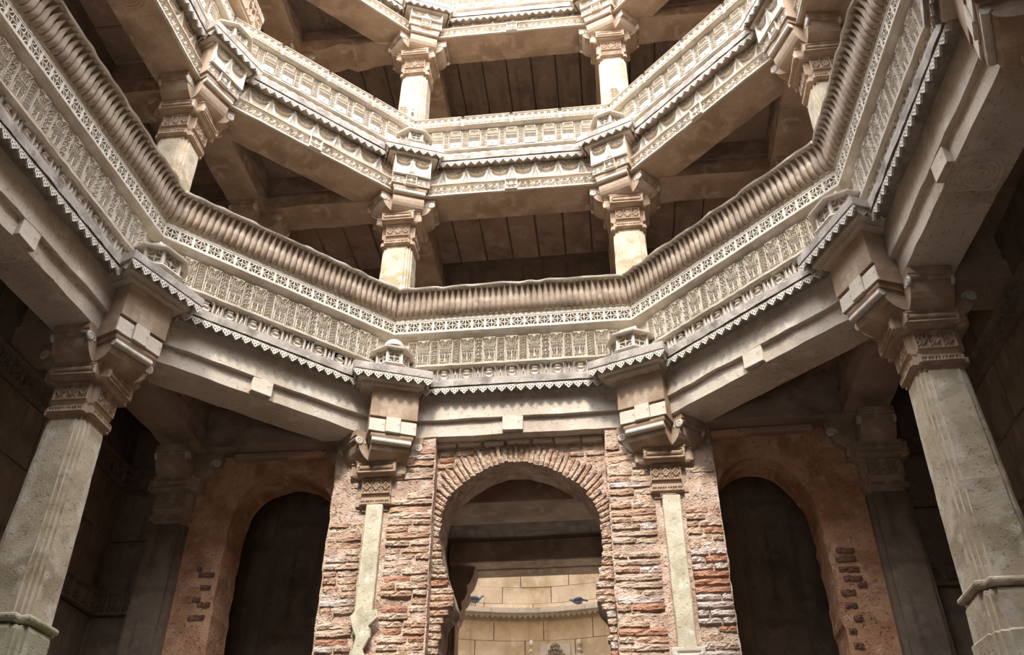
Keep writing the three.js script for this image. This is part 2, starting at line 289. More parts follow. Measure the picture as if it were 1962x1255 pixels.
const ringChain = (count) => (c, w, h) => { rect(c, 0.12, 0, 0, w, h); rect(c, 1, 0, 0, w, 16); rect(c, 1, 0, h - 14, w, 14); const p = w / count, n = h / 2; for (let i = 0; i < count; i++) { const x = (i + 0.5) * p; c.strokeStyle = gray(0.95); c.lineWidth = 13; c.beginPath(); c.ellipse(x, n, p * 0.38, h * 0.3, 0, 0, 7); c.stroke(); c.fillStyle = gray(0.75); c.beginPath(); c.ellipse(x, n, p * 0.17, h * 0.14, 0, 0, 7); c.fill(); for (const s of [-1, 1]) { poly(c, 0.85, x + p / 2, n + s * 8, x + p / 2 + 18, n + s * h * 0.34, x + p / 2 - 18, n + s * h * 0.34); } } };
const slabPanel = (c, w, h) => { rect(c, 0.45, 0, 0, w, h); rect(c, 0.7, 4, 4, w - 8, 82); rect(c, 0.25, 18, 30, w - 36, 42); poly(c, 0.8, 8, 22, 40, 44, 8, 66); poly(c, 0.8, w - 8, 22, w - 40, 44, w - 8, 66); rect(c, 0.7, w / 2 - 26, 40, 52, 14); for (const y of [100, 150, 200]) { const g = c.createLinearGradient(0, y, 0, y + 44); g.addColorStop(0, gray(0.35)); g.addColorStop(0.55, gray(1)); g.addColorStop(0.8, gray(1)); g.addColorStop(0.82, gray(0.1)); c.fillStyle = g; c.fillRect(4, y, w - 8, 46); } rect(c, 0.75, 6, 256, w - 12, h - 256); line(c, 0.95, 7, w / 2, 275, w / 2, 312); poly(c, 1, w / 2, 300, w / 2 + 18, 340, w / 2 - 18, 340); poly(c, 0.6, w / 2, 318, w / 2 + 8, 338, w / 2 - 8, 338); rect(c, 1, 0, h - 22, w, 22); };
const jali = (c, w, h) => { rect(c, 1, 0, 0, w, 16); rect(c, 1, 0, h - 16, w, 16); for (const x of [0, w / 3 - 6, 2 * w / 3 - 6, w - 12]) rect(c, 1, x, 0, 12, h); for (let i = 0; i < 3; i++) { const x = (i + 0.5) * w / 3, q = w / 6 - 8; poly(c, 0.75, x, h * 0.2, x + q, h / 2, x, h * 0.8, x - q, h / 2); poly(c, 0.15, x, h * 0.34, x + q * 0.5, h / 2, x, h * 0.66, x - q * 0.5, h / 2); for (const [a, b] of [[-1, 0.12], [1, 0.12], [-1, 0.88], [1, 0.88]]) line(c, 0.6, 7, x + a * q, h * b, x, h / 2); } };
const dashBand = (c, w, h) => { rect(c, 0.9, 0, 0, w, h); const n = Math.max(2, Math.round(w / 55)); for (let i = 0; i < n; i++) { const x = (i + 0.5) * w / n; rect(c, 0, x - 20, h * 0.28, 16, h * 0.44); rect(c, 0, x + 4, h * 0.28, 16, h * 0.44); } };
const flowerTile = (c, w, h) => { const m = w / 2, n = h / 2, r = Math.min(m, n) - 12; rect(c, 1, 0, 0, w, 9); rect(c, 1, 0, h - 9, w, 9); rect(c, 1, 0, 0, 9, h); rect(c, 1, w - 9, 0, 9, h); for (let k = 0; k < 4; k++) { const a = k * Math.PI / 2, x = m + Math.cos(a) * (m - 8), y = n + Math.sin(a) * (n - 8), px = -Math.sin(a) * r * 0.32, py = Math.cos(a) * r * 0.32; poly(c, 0.8, m, n, (m + x) / 2 + px, (n + y) / 2 + py, x, y, (m + x) / 2 - px, (n + y) / 2 - py); } disc(c, 0.4, m, n, r * 0.3); disc(c, 1, m, n, r * 0.18); for (const [x, y] of [[0, 0], [w, 0], [0, h], [w, h]]) ring(c, 0.8, 7, x, y, r * 0.7); };
const friezeBand = (c, w, h) => { rect(c, 0.2, 0, 0, w, h); rect(c, 1, 0, 0, w, 26); rect(c, 1, 0, h - 26, w, 26); const p = h * 0.8, n = Math.round(w / p); for (let i = 0; i < n; i++) { const x = (i + 0.5) * w / n; rect(c, 0.85, x - p / 2 - 8, 0, 16, h); disc(c, 0.7, x, h * 0.5, p * 0.28); disc(c, 0.2, x, h * 0.5, p * 0.17); disc(c, 0.8, x, h * 0.5, p * 0.08); for (const [a, b] of [[-1, -1], [1, -1], [-1, 1], [1, 1]]) disc(c, 0.6, x + a * p * 0.3, h * 0.5 + b * p * 0.27, p * 0.09); } };
const rosette = (c, w, h) => { const m = w / 2; for (const r of [0.92, 0.72, 0.52, 0.34]) ring(c, 0.55, 9, m, h / 2, m * r); disc(c, 0.8, m, h / 2, m * 0.14); };

// a pierced tile: frame, four corner arcs and a small star between them, cut right through
const tileStore = new Map();
function openTile(w, h, frame, depth) {
  const key = [w, h, frame, depth].map((v) => v.toFixed(4)).join();
  if (tileStore.has(key)) return tileStore.get(key);
  const W = w / 2 - frame, H = h / 2 - frame, ri = Math.min(W, H) * 0.62, ro = ri + Math.min(W, H) * 0.15, arm = 0.0042, sh = new THREE.Shape();
  sh.moveTo(-w / 2, -h / 2); sh.lineTo(w / 2, -h / 2); sh.lineTo(w / 2, h / 2); sh.lineTo(-w / 2, h / 2); sh.closePath();
  for (const [sx, sy] of [[1, 1], [-1, 1], [-1, -1], [1, -1]]) {
    const pts = [[W, H]]; for (let k = 0; k <= 5; k++) { const a = Math.PI + k / 5 * Math.PI / 2; pts.push([W + ri * Math.cos(a), H + ri * Math.sin(a)]); }
    const q = [], st = Math.min(W, H) * 0.36; q.push([st, arm]);
    const ax = Math.min(W - 0.004, W - Math.sqrt(Math.max(0, ro * ro - (H - arm) ** 2))), ay = Math.min(H - 0.004, H - Math.sqrt(Math.max(0, ro * ro - (W - arm) ** 2)));
    q.push([ax, arm]); if (H - arm > ro) q.push([W - 0.004, H - ro]);
    for (let k = 1; k < 5; k++) { const a = -Math.PI / 2 - k / 5 * Math.PI / 2, x = W + ro * Math.cos(a), y = H + ro * Math.sin(a); if (x > arm && y > arm) q.push([x, y]); }
    if (W - arm > ro) q.push([W - ro, H - 0.004]); q.push([arm, ay], [arm, st], [st * 0.42, st * 0.42]);
    for (const list of [pts, q]) { const p = new THREE.Path(); list.forEach(([x, y], i) => p[i ? 'lineTo' : 'moveTo'](x * sx, y * sy)); p.closePath(); sh.holes.push(p); }
  }
  const g = flat(mergeGeometries([new THREE.ExtrudeGeometry(sh, { depth, bevelEnabled: false }), new THREE.CylinderGeometry(0.0, 0.013, 0.012, 8, 1).rotateX(Math.PI / 2).translate(0, 0, depth + 0.005).toNonIndexed()]));
  tileStore.set(key, g); return g;
}
// a hanging drop of the scalloped eave edge
const dropShape = new THREE.Shape(); dropShape.moveTo(-0.0595, 0.045); dropShape.lineTo(0.0595, 0.045); dropShape.lineTo(0.0595, 0.024); dropShape.quadraticCurveTo(0.056, 0.008, 0.046, 0.012); dropShape.quadraticCurveTo(0.05, -0.014, 0.026, -0.015); dropShape.quadraticCurveTo(0.018, -0.036, 0, -0.047); dropShape.quadraticCurveTo(-0.018, -0.036, -0.026, -0.015); dropShape.quadraticCurveTo(-0.05, -0.014, -0.046, 0.012); dropShape.quadraticCurveTo(-0.056, 0.008, -0.0595, 0.024); dropShape.closePath();
for (const [x, y, a, b] of [[0, -0.014, 0.009, 0.013], [0.024, 0.008, 0.008, 0.012], [-0.024, 0.008, 0.008, 0.012], [0, 0.026, 0.007, 0.009], [0.046, 0.03, 0.006, 0.008], [-0.046, 0.03, 0.006, 0.008]]) { const h = new THREE.Path(); h.absellipse(x, y, a, b, 0, 6.2832, true); dropShape.holes.push(h); }
const dropGeo = flat(new THREE.ExtrudeGeometry(dropShape, { depth: 0.022, bevelEnabled: false, curveSegments: 4 }));


// ---------------------------------------------------------------- lowest tier: plain beams
bays.forEach((b, i) => {
  const o = bayThing('stone_beam', ['plain sandstone beam with two recessed bands, straight ahead above the central brick arch', 'plain sandstone beam with recessed bands from left full pillar to left brick pier', 'plain sandstone beam with recessed bands from right brick pier to right full pillar', 'plain sandstone beam in the lower left corner, under the scalloped eave at the photo edge', 'plain sandstone beam with ringed underside at the right edge of the photo'][i], 'beam', b, 3.87, 6.86, 'plain beams of the lowest tier');
  const [d, s0, s1] = span(b, 3.87), tc = (s0 + s1) / 2, A = { n: 26, amp: 0.011, freq: 6 };
  part('upper_band', moulding(b, [[3.87, 7.07], [3.862, 7.075], [3.862, 7.46], [4.39, 7.46], [4.39, 7.06]], A), M.beam, o);
  part('lower_band', moulding(b, [[3.925, 6.87], [3.915, 7.08], [4.39, 7.08], [4.39, 6.86], [4.0, 6.855]], A), M.beam, o);
  part('centre_block', wear(box(0.25, 0.2, 0.08), 0.004, 12), M.beam, o, tc, 6.985, -d - 0.035);
  part('underside_ring', relief('rosette', 0.4, 0.4, 0.012, 0.014, rosette), M.beam, o, tc, 6.857, -span(b, 4.15)[0], 0, Math.PI / 2);
});

// ---------------------------------------------------------------- scalloped eaves and the slabs over the corners
const eaveWords = { 2: ['wide', 'under the backrest balcony'], 3: ['pale', 'under the upper balcony of ring-chain rail'], 4: ['topmost', 'at the upper edge of the photo'] };
function eave(b, i, tier, ap, y, c) {
  const where = ['straight ahead', 'on the left diagonal', 'on the right diagonal', 'on the left side', 'on the right side'][i];
  const o = bayThing('scalloped_eave', `${eaveWords[tier][0]} scalloped stone eave ${where}, ${eaveWords[tier][1]}`, 'eave', b, ap, y, 'scalloped stone eaves');
  const [d, s0, s1] = span(b, ap), t0 = s0 + c, t1 = s1 - c;
  const slab = part('eave_slab', moulding(b, [[ap, y], [ap - 0.004, y + 0.1], [ap + 0.05, y + 0.125], [ap + 0.4, y + 0.13], [ap + 0.4, y - 0.02], [ap + 0.1, y - 0.03], [ap + 0.04, y - 0.03], [ap + 0.035, y + 0.012], [ap + 0.02, y + 0.012]], { t0, t1, n: 30, amp: 0.007, freq: 11 }), M.eave, o);
  const n = Math.round((t1 - t0) / 0.119);
  for (let k = 0; k < n; k++) part('scallop', dropGeo, M.carve, slab, mix(t0, t1, (k + 0.5) / n), y - 0.062, -d - 0.034, rr(-0.03, 0.03), 0, rr(-0.03, 0.03));
}
bays.forEach((b, i) => { eave(b, i, 2, 3.70, 7.45, 0.42); eave(b, i, 3, 3.60, 11.33, 0.42); if (i < 3) eave(b, i, 4, 3.60, 14.83, 0.42); });
function cornerSlab(v, tier, r, y, hw) {
  const a = vAng[v], o = thing('corner_eave', `${['', '', 'lower grey', 'upper pale', 'topmost'][tier]} corner eave slab with hanging scallops ${vWhere[v]}`, 'eave', cornerFrame(a, r, y), -a, 'corner eave slabs');
  part('slab', wear(box(hw * 2, 0.115, 0.62, 0.01), 0.006, 9, v), M.eave, o, 0, 0.055, -0.31);
  part('soffit_slab', wear(box(hw * 2 - 0.14, 0.06, 0.5, 0.01), 0.004, 9), M.beam, o, 0, -0.03, -0.35);
  part('soffit_step', wear(box(hw * 2 - 0.26, 0.05, 0.44, 0.01), 0.004, 9), M.beam, o, 0, -0.08, -0.38);
  const n = Math.round((hw * 2) / 0.117);
  for (let k = 0; k < n; k++) part('scallop', dropGeo, M.carve, o, mix(-hw, hw, (k + 0.5) / n), -0.05, -0.03, 0, 0, rr(-0.03, 0.03));
  for (const s of [-1, 1]) for (let k = 0; k < 3; k++) part('scallop', dropGeo, M.carve, o, s * (hw - 0.05), -0.04, -0.12 - k * 0.117, s * Math.PI / 2);
}
for (let v = 0; v < 4; v++) { cornerSlab(v, 2, 3.64, 7.47, 0.485); cornerSlab(v, 3, 3.57, 11.34, 0.43); if (v == 1 || v == 2) cornerSlab(v, 4, 3.57, 14.84, 0.43); }
{ // the next corner to the right, at the photo's upper right edge
  const R = 3.7 / Math.cos(Math.PI / 8), a = SIDE + Math.PI / 8 - 0.03, e = span(bays[4], 3.7), P = V3(Math.sin(SIDE) * e[0] + Math.cos(SIDE) * e[2], 7.47, -Math.cos(SIDE) * e[0] + Math.sin(SIDE) * e[2]);
  const o = thing('corner_eave', 'grey corner eave slab in the upper right corner of the photo', 'eave', [P.x - Math.sin(a) * 0.3, 7.47, P.z + Math.cos(a) * 0.3], -a, 'corner eave slabs');
  part('slab', wear(box(0.97, 0.115, 0.62, 0.01), 0.006, 9), M.eave, o, 0, 0.055, -0.31);
  part('soffit_slab', wear(box(0.8, 0.1, 0.5, 0.01), 0.004, 9), M.beam, o, 0, -0.05, -0.35);
  for (let k = 0; k < 8; k++) part('scallop', dropGeo, M.carve, o, mix(-0.48, 0.48, (k + 0.5) / 8), -0.04, -0.06);
}

// ---------------------------------------------------------------- balcony with leaning backrest (middle tier)
const seat = [[3.70, 8.53], [3.662, 8.55], [3.632, 8.59], [3.617, 8.65], [3.614, 8.71], [3.603, 8.77], [3.575, 8.825], [3.535, 8.872]];
function slatGeo(b, f, pitch) {
  const U = 6, rows = [];
  for (let j = 0; j < seat.length * 2 - 1; j++) {
    const q = j / 2, k = Math.min(seat.length - 2, Math.floor(q)), h = q - k, ap = mix(seat[k][0], seat[k + 1][0], h), y = mix(seat[k][1], seat[k + 1][1], h), s = j / (seat.length * 2 - 2);
    let na = seat[k + 1][1] - seat[k][1], ny = seat[k + 1][0] - seat[k][0]; const L = Math.hypot(na, ny); na /= L; ny /= L;
    const w = pitch * (s < 0.55 ? 0.455 : mix(0.455, 0.04, Math.pow(Math.max(0, s - 0.55) / 0.45, 1.35))), bul = 0.021 * Math.min(1, 0.5 + s * 2) * (s < 0.6 ? 1 : mix(1, 0.7, (s - 0.6) / 0.4));
    const [d, s0, s1] = span(b, ap), t = mix(s0, s1, f), row = [];
    for (let i = 0; i <= U; i++) { const u = i / U * 2 - 1, o = bul * (1 - u * u) - 0.006; row.push([t + u * w, y + ny * o, -d + na * o]); }
    rows.push(row);
  }
  return creased(loft(rows, { closed: false, caps: false }), 1.2);
}
bays.forEach((b, i) => {
  const where = ['straight ahead', 'on the left diagonal', 'on the right diagonal', 'climbing at the left edge', 'climbing at the right edge'][i];
  const o = bayThing('carved_balcony', `carved balcony with ribbed leaning backrest and star lattice, ${where}`, 'balcony', b, 3.7, 7.58, 'lower balconies with leaning backrests');
  const [d, s0, s1] = span(b, 3.7), tc = (s0 + s1) / 2, D = (ap) => -span(b, ap)[0];
  const pw = part('panel_wall', moulding(b, [[3.80, 7.57], [3.80, 8.26], [4.02, 8.26], [4.02, 7.57]], { n: 4 }), M.carve, o);
  part('ledge', moulding(b, [[3.745, 7.755], [3.722, 7.77], [3.718, 7.795], [3.745, 7.81], [3.82, 7.815], [3.82, 7.75]], { n: 40, amp: 0.006, freq: 14 }), M.carve, o);
  part('lattice_base', moulding(b, [[3.82, 8.20], [3.76, 8.225], [3.715, 8.25], [3.69, 8.275], [3.688, 8.298], [3.74, 8.30], [4.0, 8.30], [4.0, 8.20]], { n: 12, amp: 0.004 }), M.carve, o);
  const lb = part('lattice_backing', moulding(b, [[3.8, 8.29], [3.8, 8.46], [4.0, 8.46], [4.0, 8.29]], { n: 3 }), M.carve, o);
  const fb = part('frieze_backing', moulding(b, [[3.705, 8.455], [3.69, 8.46], [3.69, 8.468], [3.717, 8.472], [3.717, 8.525], [3.69, 8.53], [3.69, 8.54], [3.75, 8.545], [4.0, 8.545], [4.0, 8.455]], { n: 4, amp: 0.003 }), M.carve, o);
  const bs = part('backrest_shell', moulding(b, [...seat.map(([ap, y]) => [ap + 0.034, y]), [3.62, 8.9], [3.76, 8.88], [3.80, 8.6], [3.80, 8.53]], { n: 4 }), M.slat, o);
  part('top_rail', moulding(b, [[3.525, 8.868], [3.515, 8.885], [3.535, 8.905], [3.62, 8.93], [3.76, 8.90], [3.76, 8.87], [3.57, 8.862]], { n: 70, amp: 0.014, freq: 8 }), M.carve, o);
  const NS = 39;
  for (let k = 0; k < NS; k++) part('backrest_rib', slatGeo(b, (k + 0.5) / NS, (s1 - s0) / NS), M.slat, bs);
  for (let k = 0; k < 18; k++) part('lattice_tile', openTile(0.1702, 0.156, 0.0135, 0.028), M.carve, lb, mix(s0, s1, (k + 0.5) / 18), 8.376, D(3.722));
  for (let k = 0; k < 6; k++) part('palmette_strip', relief('palm', 0.508, 0.05, 0.006, 0.009, palmette), M.carve, fb, mix(s0, s1, (k + 0.5) / 6), 8.498, D(3.7125));
  for (let k = 0; k < 9; k++) part('shrine_panel', relief('tower' + (k % 2), 0.152, 0.385, 0.0042, 0.034, tower(k)), M.carve, pw, tc + (k - 4) * 0.286, 8.0, D(3.785));
  for (let k = 0; k < 10; k++) part('scroll_panel', relief('scroll' + (k * 7 + i) % 3, 0.108, 0.375, 0.0042, 0.04, scrolls[(k * 7 + i) % 3]), M.carve, pw, tc + (k - 4.5) * 0.286, 8.0, D(3.796));
  for (let k = 0; k < 9; k++) part('pot_niche', relief('pot', 0.17, 0.19, 0.005, 0.045, potTile), M.carve, pw, tc + (k - 4) * 0.286, 7.66, D(3.80));
  for (let k = 0; k < 10; k++) part('finial_niche', relief('finial', 0.09, 0.19, 0.005, 0.045, finialTile), M.carve, pw, tc + (k - 4.5) * 0.286, 7.66, D(3.80));
});

// ---------------------------------------------------------------- carved lintels (middle and upper tier)
function lintel(b, i, tier, y, top) {
  const where = ['straight ahead', 'on the left diagonal', 'on the right diagonal', 'at the upper left', 'at the upper right'][i];
  const o = bayThing('carved_lintel', `${tier === 2 ? 'middle' : 'uppermost'} lintel with lace arches over a scroll band, ${where}`, 'lintel', b, 3.65, y, 'carved lintels');
  const D = (ap) => -span(b, ap)[0], [d, s0, s1] = span(b, 3.65), tc = (s0 + s1) / 2;
  part('lintel_stone', moulding(b, [[3.671, y], [3.671, y + 0.205], [3.635, y + 0.21], [3.635, y + 0.24], [3.765, y + 0.245], [3.765, top], [4.21, top], [4.21, y + 0.02], [4.05, y]], { n: 16, amp: 0.006, freq: 7 }), M.capital, o);
  part('lower_fillet', moulding(b, [[3.638, y + 0.004], [3.638, y + 0.03], [3.67, y + 0.03], [3.67, y]], { n: 12, amp: 0.004 }), M.carve, o);
  for (const s of [-1, 1]) part('scroll_band', relief('sband', 1.22, 0.165, 0.0075, 0.03, scrollBand), M.carve, o, tc + s * 0.715, y + 0.118, -d - 0.02);
  part('centre_boss', relief('boss', 0.18, 0.2, 0.006, 0.035, bossSquare), M.carve, o, tc, y + 0.115, -d + 0.002);
  part('arch_tracery', relief('arches', 2.72, 0.385, 0.0088, 0.05, archBand(8)), M.carve, o, tc, Math.min(y + 0.44, top - 0.2), D(3.76));
  part('underside_ring', relief('rosette', 0.4, 0.4, 0.012, 0.014, rosette), M.capital, o, tc, y - 0.001, D(3.93), 0, Math.PI / 2);
}
bays.forEach((b, i) => { lintel(b, i, 2, 10.66, 11.32); if (i < 3) lintel(b, i, 3, 14.34, 14.82); });

// ---------------------------------------------------------------- upper balconies with ring-chain rail
function upperBalcony(b, i, tier, y) {                                  // y: top of its eave slab
  const where = ['straight ahead', 'on the left diagonal', 'on the right diagonal', 'at the far upper left', 'at the far upper right'][i];
  const o = bayThing('upper_balcony', `${tier === 3 ? 'pale upper' : 'topmost'} balcony of stacked-slab panels under a ring-chain rail, ${where}`, 'balcony', b, 3.600, y, 'upper balconies');
  const D = (ap) => -span(b, ap)[0], [d, s0, s1] = span(b, 3.600), tc = (s0 + s1) / 2;
  part('panel_wall', moulding(b, [[3.69, y - 0.01], [3.69, y + 0.62], [3.890, y + 0.62], [3.890, y - 0.01]], { n: 3 }), M.carve, o);
  part('ledge', moulding(b, [[3.670, y + 0.125], [3.645, y + 0.14], [3.640, y + 0.17], [3.680, y + 0.185], [3.740, y + 0.185], [3.740, y + 0.12]], { n: 30, amp: 0.005, freq: 14 }), M.carve, o);
  part('rail', moulding(b, [[3.730, y + 0.57], [3.640, y + 0.585], [3.595, y + 0.605], [3.622, y + 0.606], [3.622, y + 0.80], [3.595, y + 0.802], [3.630, y + 0.815], [3.890, y + 0.82], [3.890, y + 0.57]], { n: 40, amp: 0.006, freq: 9 }), M.carve, o);
  for (let k = 0; k < 4; k++) part('ring_chain', relief('rings', 0.7, 0.195, 0.007, 0.03, ringChain(7)), M.carve, o, mix(s0, s1, (k + 0.5) / 4), y + 0.705, -d - 0.012);
  for (let k = 0; k < 9; k++) part('slab_panel', relief('slabs', 0.165, 0.4, 0.0075, 0.05, slabPanel), M.carve, o, tc + (k - 4) * 0.285, y + 0.365, D(3.684));
  for (let k = 0; k < 10; k++) part('scroll_panel', relief('uscroll' + (k + i) % 3, 0.1, 0.39, 0.0065, 0.026, scrolls[(k + i) % 3]), M.carve, o, tc + (k - 4.5) * 0.285, y + 0.36, D(3.684));
  for (let k = 0; k < 19; k++) part('leaf_tooth', relief('tooth', 0.09, 0.11, 0.009, 0.03, (c, w, h) => { poly(c, 0.9, w / 2, 8, w / 2 + 14, h, w / 2 - 14, h); poly(c, 0.7, w / 2, h, w, h * 0.35, w * 0.75, h); poly(c, 0.7, w / 2, h, 0, h * 0.35, w * 0.25, h); }), M.carve, o, tc + (k - 9) * 0.1425, y + 0.062, D(3.684));
}
bays.forEach((b, i) => { upperBalcony(b, i, 3, 11.45); if (i < 3) upperBalcony(b, i, 4, 14.95); });

// ---------------------------------------------------------------- little pavilions standing on the corner slabs
function pavilion(v, tier, r, y, w, roof, extra) {                       // three faces of a little kiosk: the middle one forward, the others slanting back
  const a = vAng[v], o = thing('miniature_pavilion', `${tier === 2 ? 'lower' : 'upper'} miniature pavilion ${extra}, on the corner ${vWhere[v]}`, 'pavilion', cornerFrame(a, r, y), -a, 'miniature corner pavilions');
  const d = 0.34, h = tier === 2 ? 0.21 : 0.2, f = 0.23 * w, e = 0.5 * w, b = 0.13, y0 = 0.08, y1 = y0 + h;
  const plan = (q, yy) => [[-e - q, yy, -d], [-e - q, yy, -b + q * 0.4], [-f - q * 0.4, yy, q], [f + q * 0.4, yy, q], [e + q, yy, -b + q * 0.4], [e + q, yy, -d]];
  part('plinth', wear(flat(loft([plan(0.03, 0), plan(0.015, 0.02), plan(0.012, 0.045), plan(0.04, 0.06), plan(0.03, y0)])), 0.003, 14, v), M.carve, o);
  part('core', flat(loft([plan(-0.075, y0 - 0.01), plan(-0.075, y1 + 0.01)])), M.carve, o);
  const corner = [[-e, -b], [-f, 0], [f, 0], [e, -b]], ang = Math.atan2(b, e - f);
  for (const [x, z] of corner) part('post', box(0.03, h, 0.03, 0.004), M.carve, o, x * 0.985, y0 + h / 2, z - 0.012);
  part('lattice_tile', openTile(f * 2 - 0.03, h, 0.012, 0.022), M.carve, o, 0, y0 + h / 2, -0.035);
  const L = Math.hypot(e - f, b) - 0.03;
  for (const s of [-1, 1]) part('lattice_tile', openTile(L, h, 0.01, 0.022), M.carve, o, s * (e + f) / 2 - s * Math.sin(ang) * 0.04, y0 + h / 2, -b / 2 - Math.cos(ang) * 0.04, s * ang);
  part('roof_slab', wear(flat(loft([plan(0.02, y1 - 0.005), plan(0.06, y1 - 0.012), plan(0.065, y1 + 0.008), plan(0.02, y1 + 0.04), plan(-0.02, y1 + 0.055)])), 0.004, 14, v), M.carve, o);
  if (roof === 'dome') {
    part('roof_step', wear(flat(loft([plan(-0.02, y1 + 0.055), plan(-0.03, y1 + 0.075), plan(-0.06, y1 + 0.085)])), 0.003, 14, v), M.carve, o);
    const pts = [[0.135, 0], [0.142, 0.012], [0.13, 0.02], [0.128, 0.04], [0.118, 0.07], [0.098, 0.098], [0.07, 0.118], [0.05, 0.126], [0.055, 0.135], [0.03, 0.145], [0.02, 0.16], [0, 0.165]].map(([x, yy]) => new THREE.Vector2(x, yy));
    part('dome', creased(new THREE.LatheGeometry(pts, 20), 0.7), M.carve, o, 0, y1 + 0.082, -0.15);
  } else {
    part('roof_step', wear(flat(loft([plan(-0.02, y1 + 0.055), plan(-0.04, y1 + 0.085), plan(-0.075, y1 + 0.1), plan(-0.085, y1 + 0.125)].map((g) => g))), 0.007, 14, v), M.carve, o);
    part('roof_ridge', wear(box(w * 0.5, 0.05, 0.08, 0.02), 0.008, 14, v), M.carve, o, 0, y1 + 0.145, -0.16);
  }
}
pavilion(0, 2, 3.70, 7.585, 0.5, 'ridge', 'with broken roof');
pavilion(1, 2, 3.72, 7.585, 0.4, 'dome', 'with a small ringed dome');
pavilion(2, 2, 3.70, 7.585, 0.46, 'ridge', 'with low ridged roof');
pavilion(3, 2, 3.70, 7.585, 0.5, 'ridge', 'seen end-on');
pavilion(0, 3, 3.63, 11.455, 0.46, 'ridge', 'with slanting roof');
pavilion(1, 3, 3.63, 11.455, 0.42, 'ridge', 'with low crested roof');
pavilion(2, 3, 3.63, 11.455, 0.42, 'ridge', 'with pale crested roof');
pavilion(3, 3, 3.63, 11.455, 0.46, 'ridge', 'seen end-on');


// ---------------------------------------------------------------- pillars with bracket capitals
const armProfile = (y0, y1, L) => { const h = y1 - y0, c = []; for (let k = 0; k <= 6; k++) { const t = k / 6 * Math.PI / 2; c.push([L * 0.55 + L * 0.37 * Math.sin(t), y0 + h * 0.62 * (1 - Math.cos(t))]); } return [[0, y0], ...c, [L * 0.88, y0 + h * 0.64], [L * 0.88, y0 + h * 0.70], [L * 0.96, y0 + h * 0.72], [L, y0 + h * 0.78], [L, y0 + h * 0.97], [L * 0.97, y1], [0, y1]]; };
const hookFrame = (c, w, h) => { rect(c, 0.5, 0, 0, w, h); rect(c, 0.05, 34, h * 0.2, w - 68, 15); rect(c, 0.05, 34, h * 0.68, w - 68, 15); rect(c, 0.75, 40, h * 0.38, w - 80, h * 0.26); for (const x of [20, w - 20]) { disc(c, 1, x + (x < 50 ? 14 : -14), h * 0.4, 15); rect(c, 0.95, x - 9, h * 0.3, 18, h * 0.7); } rect(c, 0.7, 0, h - 14, w, 14); };
const strut = (c, w, h) => { for (let k = 0; k < 5; k++) disc(c, 0.9 - k * 0.05, w / 2, 12 + k * (h - 24) / 4, 11 - Math.abs(k - 2)); };
